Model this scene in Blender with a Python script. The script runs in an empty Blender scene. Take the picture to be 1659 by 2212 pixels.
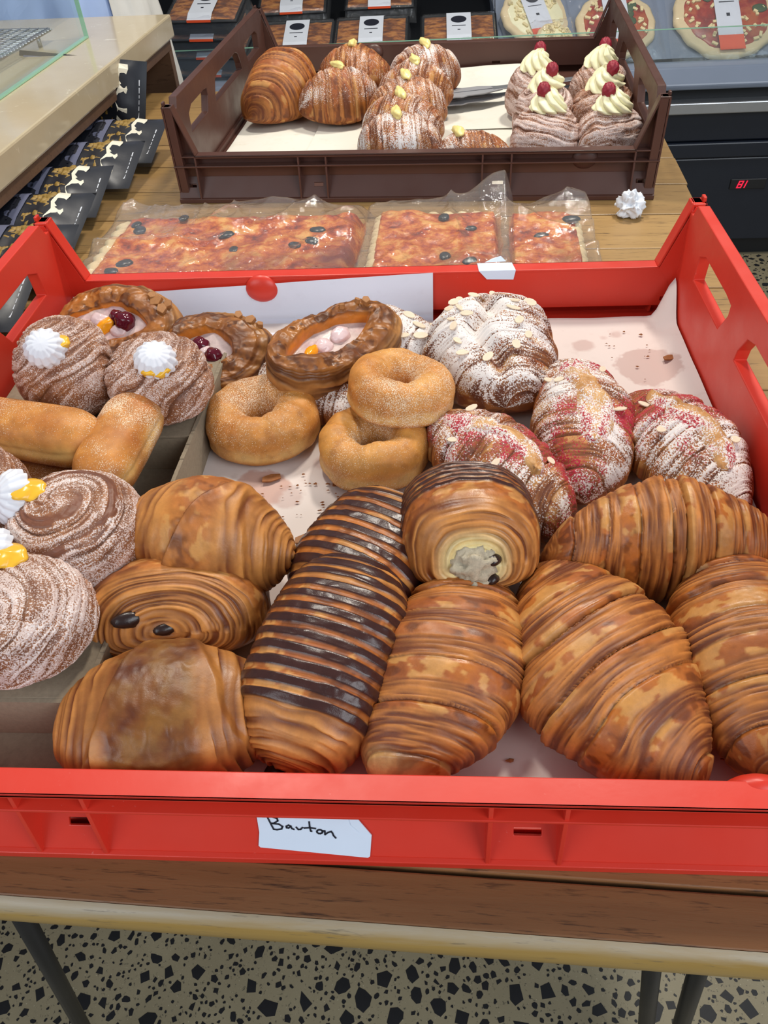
import bpy, bmesh, random
import numpy as np
from math import sin, cos, pi, radians, hypot, atan2, sqrt
from mathutils import Matrix, Vector
from mathutils.geometry import tessellate_polygon

S = bpy.context.scene
COL = S.collection
TZ = 0.78                      # height of the table top above the floor; z = 0 below means the table top
rnd = random.Random(7)

# ------------------------------------------------------------------ camera
def make_camera():
    pitch, roll, yaw = 0.76997, 0.06810, -0.09218
    cp, sp, cy, sy = cos(pitch), sin(pitch), cos(yaw), sin(yaw)
    f = np.array([sy*cp, cy*cp, -sp]); r = np.array([cy, -sy, 0.0]); d = np.cross(f, r)
    cr, sr = cos(roll), sin(roll)
    R, D = cr*r + sr*d, -sr*r + cr*d
    m = Matrix(((R[0], -D[0], -f[0], 0.42918), (R[1], -D[1], -f[1], -0.18654), (R[2], -D[2], -f[2], 0.46780+TZ), (0, 0, 0, 1)))
    cam = bpy.data.cameras.new('camera'); o = bpy.data.objects.new('camera', cam); COL.objects.link(o)
    o.matrix_world = m
    cam.sensor_fit = 'HORIZONTAL'; cam.sensor_width = 36.0; cam.lens = 36.0*1660/1659
    cam.clip_start = 0.01
    S.camera = o
make_camera()

# ------------------------------------------------------------------ world, lamps, exposure
W = bpy.data.worlds.new('shop_daylight'); S.world = W; W.use_nodes = True
W.node_tree.nodes['Background'].inputs[0].default_value = (0.80, 0.90, 1.0, 1)
W.node_tree.nodes['Background'].inputs[1].default_value = 0.40

def area(name, loc, target, size, power, col, sy=None):
    l = bpy.data.lights.new(name, 'AREA'); l.energy = power; l.color = col
    l.shape = 'RECTANGLE'; l.size = size; l.size_y = sy or size
    o = bpy.data.objects.new(name, l); COL.objects.link(o)
    o.location = (loc[0], loc[1], loc[2]+TZ)
    v = Vector(target) - Vector(loc)
    o.rotation_euler = v.to_track_quat('-Z', 'Y').to_euler()
    return o
area('ceiling_lamp', (1.00, 1.70, 2.05), (0.40, 0.4, 0), 0.26, 54, (1.0, 0.93, 0.82))
area('ceiling_lamp', (-0.10, 1.30, 2.10), (0.35, 0.4, 0), 0.26, 34, (1.0, 0.94, 0.84))
area('shop_window', (2.6, -1.6, 1.7), (0.4, 0.5, 0), 2.2, 105, (0.90, 0.95, 1.0), 1.8)
area('shop_window', (-1.7, -1.7, 1.7), (0.4, 0.5, 0), 2.0, 62, (0.90, 0.95, 1.0), 1.8)
S.view_settings.view_transform = 'Standard'; S.view_settings.look = 'None'
S.view_settings.gamma = 1; S.view_settings.use_curve_mapping = False
S.view_settings.exposure = -0.66

# ------------------------------------------------------------------ colour and noise
def srgb(r, g, b):
    f = lambda c: (c/255/12.92) if c/255 <= 0.04045 else ((c/255+0.055)/1.055)**2.4
    return np.array([f(r), f(g), f(b)])
def s4(r, g, b): return (*srgb(r, g, b), 1.0)
def mixc(a, b, t): t = np.asarray(t)[..., None]; return a*(1-t) + b*t
def sm(e0, e1, x): t = np.clip((x-e0)/(e1-e0), 0, 1); return t*t*(3-2*t)

def vnoise(P, scale, seed=0):
    q = P*scale + seed*17.31 + 100.0
    i = np.floor(q).astype(np.int64); f = q - i; f = f*f*(3-2*f)
    def h(dx, dy, dz):
        n = (i[..., 0]+dx)*73856093 ^ (i[..., 1]+dy)*19349663 ^ (i[..., 2]+dz)*83492791 ^ (seed*2654435)
        n = (n ^ (n >> 13))*1274126177 & 0x7fffffff
        n = (n ^ (n >> 15))*668265263 & 0x7fffffff
        return (n & 0xffff)/32767.5 - 1.0
    fx, fy, fz = f[..., 0], f[..., 1], f[..., 2]
    l = lambda a, b, t: a + (b-a)*t
    return l(l(l(h(0,0,0), h(1,0,0), fx), l(h(0,1,0), h(1,1,0), fx), fy),
             l(l(h(0,0,1), h(1,0,1), fx), l(h(0,1,1), h(1,1,1), fx), fy), fz)
def fbm(P, scale, octv=3, seed=0):
    s = 0; a = 1.0; t = 0
    for k in range(octv):
        s = s + a*vnoise(P, scale*2**k, seed+k*5); t += a; a *= 0.55
    return s/t*1.5

# ------------------------------------------------------------------ materials
def new_mat(name):
    m = bpy.data.materials.new(name); m.use_nodes = True
    nt = m.node_tree; nt.nodes.clear()
    out = nt.nodes.new('ShaderNodeOutputMaterial')
    return m, nt, out
def node(nt, typ, ins=None, **props):
    n = nt.nodes.new('ShaderNode'+typ)
    for k, v in props.items(): setattr(n, k, v)
    for k, v in (ins or {}).items():
        if hasattr(v, 'is_output') or isinstance(v, bpy.types.NodeSocket): nt.links.new(v, n.inputs[k])
        else: n.inputs[k].default_value = v
    return n
def mathn(nt, op, a, b=0.0, c=None, clamp=False):
    n = nt.nodes.new('ShaderNodeMath'); n.operation = op; n.use_clamp = clamp
    for k, v in enumerate((a, b, c)):
        if v is None: continue
        if isinstance(v, bpy.types.NodeSocket): nt.links.new(v, n.inputs[k])
        else: n.inputs[k].default_value = v
    return n.outputs[0]
def mixn(nt, fac, a, b, blend='MIX'):
    n = nt.nodes.new('ShaderNodeMix'); n.data_type = 'RGBA'; n.blend_type = blend
    for s, v in ((n.inputs[0], fac), (n.inputs[6], a), (n.inputs[7], b)):
        if isinstance(v, bpy.types.NodeSocket): nt.links.new(v, s)
        else: s.default_value = v
    return n.outputs[2]
def ramp(nt, fac, stops):
    n = nt.nodes.new('ShaderNodeValToRGB'); nt.links.new(fac, n.inputs[0])
    e = n.color_ramp.elements
    while len(e) < len(stops): e.new(0.5)
    for x, (p, c) in zip(e, stops): x.position = p; x.color = c
    return n.outputs[0]
def obcoord(nt, scale=(1, 1, 1)):
    tc = nt.nodes.new('ShaderNodeTexCoord'); mp = nt.nodes.new('ShaderNodeMapping')
    mp.inputs['Scale'].default_value = scale
    nt.links.new(tc.outputs['Object'], mp.inputs[0]); return mp.outputs[0]
def noise(nt, vec, scale, detail=3, rough=0.55, dist=0.0):
    return node(nt, 'TexNoise', {'Vector': vec, 'Scale': scale, 'Detail': detail, 'Roughness': rough, 'Distortion': dist}).outputs[0]
def finish(nt, out, col, rough=0.5, bump=None, bstr=0.2, bdist=0.001, **kw):
    b = node(nt, 'BsdfPrincipled', {'Base Color': col, 'Roughness': rough, **kw})
    if bump is not None:
        bn = node(nt, 'Bump', {'Height': bump, 'Strength': bstr, 'Distance': bdist}); nt.links.new(bn.outputs[0], b.inputs['Normal'])
    nt.links.new(b.outputs[0], out.inputs[0]); return b

def plain(name, rgb, rough=0.5, var=0.12, scale=40, bstr=0.1, bscale=None, **kw):
    m, nt, out = new_mat(name); v = obcoord(nt)
    n = noise(nt, v, scale, 4); c = np.array(rgb)
    col = mixn(nt, n, (*np.clip(c*(1-var), 0, 1), 1), (*np.clip(c*(1+var), 0, 1), 1))
    finish(nt, out, col, rough, noise(nt, v, bscale or scale*6, 3) if bstr else None, bstr, 0.001, **kw)
    return m

def pastry_mat(name, dustcol, dustcol2, sscale=750, bstr=0.35, soft=0.10, lo=0.24, span=0.50):
    m, nt, out = new_mat(name); v = obcoord(nt)
    at = node(nt, 'Attribute', attribute_name='Col'); mk = node(nt, 'Attribute', attribute_name='Msk')
    sep = node(nt, 'SeparateColor', {'Color': mk.outputs['Color']})
    dust, rasp, gloss = sep.outputs[0], sep.outputs[1], sep.outputs[2]
    n1 = noise(nt, v, 90, 5, 0.65); n2 = noise(nt, v, sscale, 2, 0.6); n3 = noise(nt, v, sscale*0.8+37, 2, 0.6)
    k = mathn(nt, 'MULTIPLY_ADD', n1, 0.9, 0.55)
    kc = node(nt, 'CombineColor', {0: k, 1: k, 2: k}).outputs[0]
    col = mixn(nt, 1.0, at.outputs['Color'], kc, 'MULTIPLY')
    thr = mathn(nt, 'MULTIPLY_ADD', dust, -span, lo+span)
    d = mathn(nt, 'MULTIPLY', mathn(nt, 'SUBTRACT', n2, thr), 1/soft, clamp=True)
    d = mathn(nt, 'MULTIPLY', d, mathn(nt, 'GREATER_THAN', dust, 0.02))
    rt = mathn(nt, 'MULTIPLY_ADD', rasp, -0.5, 0.75)
    rf = mathn(nt, 'MULTIPLY', mathn(nt, 'SUBTRACT', n3, rt), 8, clamp=True)
    dc = mixn(nt, rf, dustcol, dustcol2)
    col = mixn(nt, mathn(nt, 'MULTIPLY', d, 0.93), col, dc)
    ro = mathn(nt, 'MULTIPLY_ADD', gloss, -0.36, 0.60)
    ro = mathn(nt, 'MAXIMUM', ro, mathn(nt, 'MULTIPLY', d, 0.85))
    h = mathn(nt, 'ADD', mathn(nt, 'MULTIPLY', n1, 1.0), mathn(nt, 'MULTIPLY', d, 0.35))
    finish(nt, out, col, ro, h, bstr, 0.0012)
    return m
WHITE = s4(238, 232, 228)
M_PASTRY = pastry_mat('baked_pastry', WHITE, s4(176, 26, 58))
M_SUGAR = pastry_mat('sugared_dough', s4(238, 214, 182), s4(250, 240, 225), 1150, 0.45, 0.07, 0.30, 0.42)
M_SUGARED_LAYERS = pastry_mat('sugar_coated_layers', s4(216, 194, 186), s4(236, 224, 220), 1000, 0.4, 0.10, 0.22, 0.52)

def glossy(name, rgb, rough, **kw): return plain(name, rgb, rough, 0.08, 30, 0.06, **kw)
def plastic(name, rgb, scuff, amount):
    m, nt, out = new_mat(name); v = obcoord(nt)
    n = noise(nt, v, 14, 4); c = np.array(rgb)
    col = mixn(nt, n, (*c*0.90, 1), (*np.clip(c*1.08, 0, 1), 1))
    sp = mathn(nt, 'MULTIPLY', mathn(nt, 'SUBTRACT', noise(nt, v, 260, 4, 0.7), 0.68), 9, clamp=True)
    big = mathn(nt, 'MULTIPLY', mathn(nt, 'SUBTRACT', noise(nt, v, 9, 3), 0.42), 3, clamp=True)
    col = mixn(nt, mathn(nt, 'MULTIPLY', mathn(nt, 'MULTIPLY', sp, big), amount), col, scuff)
    ro = mathn(nt, 'MULTIPLY_ADD', noise(nt, v, 30, 4), 0.35, 0.22)
    finish(nt, out, col, ro, noise(nt, v, 120, 3), 0.06, 0.001)
    return m
M_RED = plastic('red_crate_plastic', srgb(212, 54, 37), s4(240, 190, 180), 0.75)
M_BROWN = plastic('brown_crate_plastic', srgb(84, 53, 44), s4(150, 125, 112), 0.5)

def wood(name, ca, cb, cd, axis_scale, rough=0.4, wear=None):
    m, nt, out = new_mat(name); v = obcoord(nt, axis_scale)
    n1 = noise(nt, v, 6, 5, 0.6, 0.6); n2 = noise(nt, v, 38, 4, 0.7); n3 = noise(nt, v, 17, 2, 0.5)
    oi = node(nt, 'ObjectInfo')
    col = mixn(nt, n1, ca, cb)
    col = mixn(nt, mathn(nt, 'MULTIPLY', mathn(nt, 'SUBTRACT', n2, 0.56), 6, clamp=True), col, cd)
    k = mathn(nt, 'MULTIPLY_ADD', oi.outputs['Random'], 0.35, 0.82)
    col = mixn(nt, 1.0, col, node(nt, 'CombineColor', {0: k, 1: k, 2: k}).outputs[0], 'MULTIPLY')
    finish(nt, out, col, rough, mathn(nt, 'ADD', n2, n3), 0.12, 0.001)
    return m
M_PLANK = wood('weathered_table_wood', s4(146, 112, 68), s4(182, 146, 92), s4(92, 70, 44), (0.7, 9, 9), 0.42)
M_EDGE = wood('varnished_edge_wood', s4(112, 74, 46), s4(142, 98, 62), s4(52, 36, 27), (0.8, 12, 12), 0.36)
M_WALNUT = wood('walnut_cabinet_wood', s4(92, 66, 50), s4(120, 90, 68), s4(64, 44, 34), (1, 8, 8), 0.45)
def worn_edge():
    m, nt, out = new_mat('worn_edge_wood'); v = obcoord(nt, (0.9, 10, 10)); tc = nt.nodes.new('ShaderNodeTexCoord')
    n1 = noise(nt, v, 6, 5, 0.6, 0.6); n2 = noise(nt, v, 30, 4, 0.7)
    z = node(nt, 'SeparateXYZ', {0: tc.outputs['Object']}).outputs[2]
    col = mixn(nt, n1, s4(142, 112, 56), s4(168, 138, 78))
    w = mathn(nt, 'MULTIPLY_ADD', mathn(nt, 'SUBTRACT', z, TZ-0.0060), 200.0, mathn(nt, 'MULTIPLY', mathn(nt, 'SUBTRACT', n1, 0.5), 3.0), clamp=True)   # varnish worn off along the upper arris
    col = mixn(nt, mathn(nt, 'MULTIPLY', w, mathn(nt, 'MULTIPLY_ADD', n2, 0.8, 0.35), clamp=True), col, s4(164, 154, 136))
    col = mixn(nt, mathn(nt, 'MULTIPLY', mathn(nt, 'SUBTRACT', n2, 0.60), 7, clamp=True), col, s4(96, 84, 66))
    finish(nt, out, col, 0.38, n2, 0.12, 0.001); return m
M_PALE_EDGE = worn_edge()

def paper_mat(name, rgb, stain, spots=()):
    m, nt, out = new_mat(name); v = obcoord(nt)
    n = mathn(nt, 'MULTIPLY', mathn(nt, 'SUBTRACT', noise(nt, v, 16, 4, 0.6), 0.56), 6, clamp=True)
    n2 = mathn(nt, 'MULTIPLY', mathn(nt, 'SUBTRACT', noise(nt, v, 55, 3, 0.6), 0.62), 6, clamp=True)
    col = mixn(nt, mathn(nt, 'MULTIPLY', n, 0.35), rgb, stain)
    col = mixn(nt, mathn(nt, 'MULTIPLY', n2, 0.4), col, stain)
    tc = nt.nodes.new('ShaderNodeTexCoord'); wob = noise(nt, v, 45, 3, 0.6)
    for x, y, r, k, cc in spots:                                  # grease soaked into the sheet where pastries lay
        d = node(nt, 'VectorMath', {0: tc.outputs['Object'], 1: (x, y, 0.0145)}, operation='DISTANCE').outputs['Value']
        d = mathn(nt, 'ADD', d, mathn(nt, 'MULTIPLY_ADD', wob, 0.9*r, -0.45*r))
        f = mathn(nt, 'MULTIPLY', mathn(nt, 'SUBTRACT', r, d), 260.0, clamp=True)
        col = mixn(nt, mathn(nt, 'MULTIPLY', f, k), col, cc)
    finish(nt, out, col, 0.62, noise(nt, v, 25, 3), 0.12, 0.002)
    return m
GS, GR = s4(190, 158, 150), s4(196, 146, 128)
M_PAPER = paper_mat('greaseproof_paper', s4(226, 214, 208), s4(198, 180, 172), ((.648, .494, .034, .65, GS), (.588, .536, .013, .6, GS), (.626, .556, .009, .5, GS), (.612, .550, .006, .5, GS), (.275, .312, .026, .7, GR), (.300, .300, .016, .5, GS), (.328, .345, .012, .5, GS), (.447, .060, .010, .4, GS), (.488, .050, .008, .4, GS), (.505, .066, .006, .4, GS), (.60, .062, .007, .4, GS)))
M_PAPER2 = paper_mat('clean_white_paper', s4(226, 228, 240), s4(214, 214, 226))
M_PAPER3 = paper_mat('cream_paper', s4(232, 228, 216), s4(212, 200, 178))
def card_mat():
    m, nt, out = new_mat('grey_cardboard'); v = obcoord(nt)
    n = noise(nt, v, 300, 3, 0.7); g = mathn(nt, 'MULTIPLY', mathn(nt, 'SUBTRACT', noise(nt, v, 22, 4), 0.58), 6, clamp=True)
    col = mixn(nt, n, s4(124, 110, 92), s4(156, 142, 120))
    col = mixn(nt, mathn(nt, 'MULTIPLY', g, 0.6), col, s4(84, 68, 52))
    finish(nt, out, col, 0.85, n, 0.15, 0.0006); return m
M_CARD = card_mat()
def stone_mat():
    m, nt, out = new_mat('beige_engineered_stone'); v = obcoord(nt)
    n = noise(nt, v, 7, 4, 0.6); vo = noise(nt, obcoord(nt, (1, 1.6, 1)), 46, 3, 0.6, 1.2)
    col = mixn(nt, n, s4(178, 160, 128), s4(200, 186, 158))
    col = mixn(nt, mathn(nt, 'MULTIPLY', mathn(nt, 'SUBTRACT', vo, 0.66), 9, clamp=True), col, s4(226, 214, 186))
    finish(nt, out, col, 0.12); return m
M_STONE = stone_mat()
M_BLACK = plain('black_steel', srgb(26, 27, 30), 0.42, 0.15, 60, 0.1)
M_NAVY = plain('navy_fridge_enamel', srgb(24, 30, 42), 0.35, 0.1, 20, 0.04)
M_DARK = plain('black_fridge_lining', srgb(14, 17, 22), 0.5, 0.1, 20, 0.05)
M_STEEL = plain('brushed_steel', srgb(172, 174, 178), 0.32, 0.08, 30, 0.1, Metallic=0.7)
M_GREYRIM = plain('blue_grey_rim', srgb(122, 132, 150), 0.3, 0.06, 12, 0.03)
M_WHITE = plain('white_print', srgb(214, 218, 226), 0.5, 0.05, 40, 0.05)
M_ORANGE = plain('orange_print', srgb(235, 84, 38), 0.5, 0.05, 40, 0.05)
M_INK = plain('dark_ink', srgb(24, 26, 40), 0.6, 0.1, 40, 0)
M_LED = new_mat('red_led'); 
_n = M_LED[1]; _e = node(_n, 'Emission', {'Color': (1.0, 0.03, 0.08, 1), 'Strength': 1.6}); _n.links.new(_e.outputs[0], M_LED[2].inputs[0]); M_LED = M_LED[0]
M_LABEL = plain('sticker_paper', srgb(214, 226, 242), 0.5, 0.03, 30, 0.05)
M_TISSUE = plain('white_tissue', srgb(226, 230, 236), 0.85, 0.04, 60, 0.1)
M_MERINGUE = plain('white_meringue', srgb(226, 227, 234), 0.5, 0.02, 40, 0.05, **{'Subsurface Weight': 0.15, 'Subsurface Radius': (0.01, 0.01, 0.01), 'Subsurface Scale': 0.3})
M_CURD = glossy('yellow_curd', srgb(240, 184, 52), 0.25)
M_CREAM = plain('whipped_cream', srgb(244, 238, 196), 0.5, 0.03, 40, 0.05)
M_CUSTARD = glossy('pale_custard', srgb(242, 222, 142), 0.35)
M_BERRY = plain('raspberry_skin', srgb(150, 28, 48), 0.4, 0.3, 300, 0.4)
M_DARKBERRY = glossy('cooked_berry', srgb(88, 14, 34), 0.12)
M_PEACH = glossy('peach_flesh', srgb(246, 160, 24), 0.2)
M_DANISH_CREAM = plain('danish_filling', srgb(222, 196, 196), 0.22, 0.10, 60, 0.2)
M_CHOC = plain('dark_chocolate', srgb(40, 24, 22), 0.3, 0.2, 100, 0.15)
M_FRANGIPANE = plain('hazelnut_filling', srgb(206, 192, 166), 0.8, 0.4, 420, 0.9)
M_ALMOND = plain('flaked_almond', srgb(226, 206, 180), 0.6, 0.12, 200, 0.15)
M_CRUMB = plain('pastry_crumb', srgb(150, 92, 46), 0.7, 0.4, 300, 0.4)
M_NUT = plain('toasted_nut', srgb(164, 110, 60), 0.6, 0.3, 200, 0.3)
M_OLIVE = plain('black_olive', srgb(40, 44, 48), 0.3, 0.2, 100, 0.1)
M_RUBBER = plain('dark_grey_silicone', srgb(150, 150, 154), 0.5, 0.08, 60, 0.1)

def film_mat(name, tint, haze, rough=0.06, wr=65):
    m, nt, out = new_mat(name); v = obcoord(nt)
    bn = node(nt, 'Bump', {'Height': noise(nt, v, wr, 4, 0.6, 0.8), 'Strength': 0.6, 'Distance': 0.004})
    gl = node(nt, 'BsdfGlossy', {'Color': (1, 1, 1, 1), 'Roughness': rough, 'Normal': bn.outputs[0]})
    df = node(nt, 'BsdfDiffuse', {'Color': (0.8, 0.82, 0.84, 1)})
    tr = node(nt, 'BsdfTransparent', {'Color': tint})
    gm = node(nt, 'NewGeometry'); ior = mathn(nt, 'MULTIPLY_ADD', gm.outputs['Backfacing'], -0.8333, 1.5)
    fr = node(nt, 'Fresnel', {'IOR': ior, 'Normal': bn.outputs[0]})
    a = node(nt, 'MixShader', {0: haze}); nt.links.new(tr.outputs[0], a.inputs[1]); nt.links.new(df.outputs[0], a.inputs[2])
    b = node(nt, 'MixShader', {0: fr.outputs[0]}); nt.links.new(a.outputs[0], b.inputs[1]); nt.links.new(gl.outputs[0], b.inputs[2])
    nt.links.new(b.outputs[0], out.inputs[0]); return m
M_FILM = film_mat('clear_bag_film', (0.97, 0.96, 0.95, 1), 0.07)
M_TRAYFILM = film_mat('tray_film', (0.97, 0.97, 0.98, 1), 0.05)
M_GLASS = film_mat('clear_glass', (0.94, 0.975, 0.98, 1), 0.03, 0.01, 2)
M_GLASSEDGE = plain('green_glass_edge', srgb(150, 200, 170), 0.2, 0.05, 20, 0)

# ------------------------------------------------------------------ object helpers
def tag(o, label, cat, group=None):
    o['label'] = label; o['category'] = cat
    if group: o['group'] = group
    return o
def thing(name, label, cat, loc=(0, 0, 0), rot=(0, 0, 0), group=None):
    o = bpy.data.objects.new(name, None); COL.objects.link(o); o.empty_display_size = 0.02
    o.location = (loc[0], loc[1], loc[2]+TZ); o.rotation_euler = rot
    return tag(o, label, cat, group)
def link(name, me, mat, parent=None, loc=(0, 0, 0), rot=(0, 0, 0)):
    o = bpy.data.objects.new(name, me); COL.objects.link(o)
    if mat is not None and not me.materials: me.materials.append(mat)
    o.rotation_euler = rot
    if parent: o.parent = parent; o.location = loc
    else: o.location = (loc[0], loc[1], loc[2]+TZ)
    return o
def structure(o): o['kind'] = 'structure'; return o
def stuff(o): o['kind'] = 'stuff'; return o
def copy_tree(o, loc, rot=None, label=None):
    c = o.copy(); COL.objects.link(c); c.location = (loc[0], loc[1], loc[2]+TZ)
    if rot: c.rotation_euler = rot
    if label: c['label'] = label
    for ch in list(o.children):
        k = ch.copy(); COL.objects.link(k); k.parent = c
        for g in list(ch.children):
            h = g.copy(); COL.objects.link(h); h.parent = k
    return c

class MB:
    def __init__(s): s.v = []; s.f = []; s.sm = []
    def add(s, vs, fs, smooth=False):
        b = len(s.v); s.v += [tuple(map(float, v)) for v in vs]
        s.f += [tuple(b+i for i in f) for f in fs]; s.sm += [smooth]*len(fs); return s
    def box(s, x0, x1, y0, y1, z0, z1):
        v = [(x, y, z) for z in (z0, z1) for y in (y0, y1) for x in (x0, x1)]
        return s.add(v, [(0,2,3,1), (4,5,7,6), (0,1,5,4), (2,6,7,3), (0,4,6,2), (1,3,7,5)])
    def prism(s, outer, holes, axis, a, b):
        """polygon with holes swept along an axis from a to b"""
        loops = [list(outer)] + [list(h) for h in holes]
        pts = [p for l in loops for p in l]
        tris = tessellate_polygon([[Vector((p[0], p[1], 0)) for p in l] for l in loops])
        def P(p, k):
            return {'x': (k, p[0], p[1]), 'y': (p[0], k, p[1]), 'z': (p[0], p[1], k)}[axis]
        n = len(pts); vs = [P(p, a) for p in pts] + [P(p, b) for p in pts]
        fs = []
        for t in tris: fs.append(tuple(t)); fs.append(tuple(n+i for i in reversed(t)))
        st = 0
        for l in loops:
            m = len(l)
            for i in range(m): j = (i+1) % m; fs.append((st+i, st+j, n+st+j, n+st+i))
            st += m
        return s.add(vs, fs)
    def tube(s, pts, r, n=10, closed=False):
        pts = [Vector(p) for p in pts]; m = len(pts); up = Vector((0.13, 0.21, 0.97)); vs = []; rr = r if hasattr(r, '__len__') else [r]*m
        for i, p in enumerate(pts):
            a = pts[i-1] if (i > 0 or closed) else p; b = pts[(i+1) % m] if (i < m-1 or closed) else p
            t = (b-a).normalized(); u = t.cross(up)
            if u.length < 1e-3: u = t.cross(Vector((1, 0, 0)))
            u.normalize(); w = t.cross(u)
            vs += [p + (u*cos(2*pi*k/n) + w*sin(2*pi*k/n))*rr[i] for k in range(n)]
        fs = []
        for i in range(m if closed else m-1):
            j = (i+1) % m
            fs += [(i*n+k, i*n+(k+1) % n, j*n+(k+1) % n, j*n+k) for k in range(n)]
        if not closed: fs += [tuple(range(n))[::-1], tuple((m-1)*n+k for k in range(n))]
        return s.add(vs, fs, True)
    def mesh(s, name, fix=True):
        me = bpy.data.meshes.new(name); me.from_pydata(s.v, [], s.f)
        me.polygons.foreach_set('use_smooth', s.sm)
        if fix:
            bm = bmesh.new(); bm.from_mesh(me); bmesh.ops.recalc_face_normals(bm, faces=bm.faces); bm.to_mesh(me); bm.free()
        me.update(); return me
    def obj(s, name, mat, parent=None, loc=(0, 0, 0), rot=(0, 0, 0), bevel=0):
        o = link(name, s.mesh(name), mat, parent, loc, rot)
        if bevel:
            b = o.modifiers.new('bevel', 'BEVEL'); b.width = bevel; b.segments = 2; b.limit_method = 'ANGLE'; b.angle_limit = 0.6
        return o

def grid(name, P, col=None, msk=None, wrap=True):
    n, m = P.shape[:2]; me = bpy.data.meshes.new(name)
    me.vertices.add(n*m); me.vertices.foreach_set('co', np.ascontiguousarray(P, dtype=np.float32).ravel())
    i, j = np.meshgrid(np.arange(n-1), np.arange(m if wrap else m-1), indexing='ij'); j2 = (j+1) % m
    q = np.stack([i*m+j, i*m+j2, (i+1)*m+j2, (i+1)*m+j], -1).reshape(-1, 4)
    me.loops.add(q.size); me.loops.foreach_set('vertex_index', q.ravel().astype(np.int32))
    me.polygons.add(len(q)); me.polygons.foreach_set('loop_start', np.arange(0, q.size, 4, dtype=np.int32))
    me.polygons.foreach_set('use_smooth', np.ones(len(q), bool))
    me.update(calc_edges=True)
    for nm, a in (('Col', col), ('Msk', msk)):
        if a is None: continue
        at = me.attributes.new(nm, 'FLOAT_COLOR', 'POINT')
        c = np.ones((n*m, 4), np.float32); c[:, :3] = np.clip(a, 0, 1).reshape(-1, 3)
        at.data.foreach_set('color', c.ravel())
    return me
def masks(*a):
    sh = np.broadcast(*a).shape
    return np.stack([np.broadcast_to(np.clip(x, 0, 1), sh) for x in a], -1)
def blob(r, seed=0, rough=0.15, sc=(1, 1, 1), n=14, scale=None):
    ph = np.linspace(0, pi, n); th = np.linspace(0, 2*pi, n*2, endpoint=False); A, B = np.meshgrid(ph, th, indexing='ij')
    d = np.stack([np.sin(A)*np.cos(B), np.sin(A)*np.sin(B), -np.cos(A)], -1)
    k = 1 + rough*fbm(d, scale or 1.6, 2, seed)
    return grid('blob', d*r*k[..., None]*np.array(sc))
# ------------------------------------------------------------------ dough colours (linear)
DK, MD, LT, PL = srgb(92, 42, 17), srgb(150, 78, 29), srgb(186, 110, 45), srgb(213, 155, 86)
CHO = srgb(58, 30, 26)
def ncol(P, seed, a=MD, b=LT, sc=30): return mixc(a, b, np.clip(0.5+0.6*fbm(P, sc, 3, seed), 0, 1))
def sgnpow(x, p): return np.sign(x)*np.abs(x)**p

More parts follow.
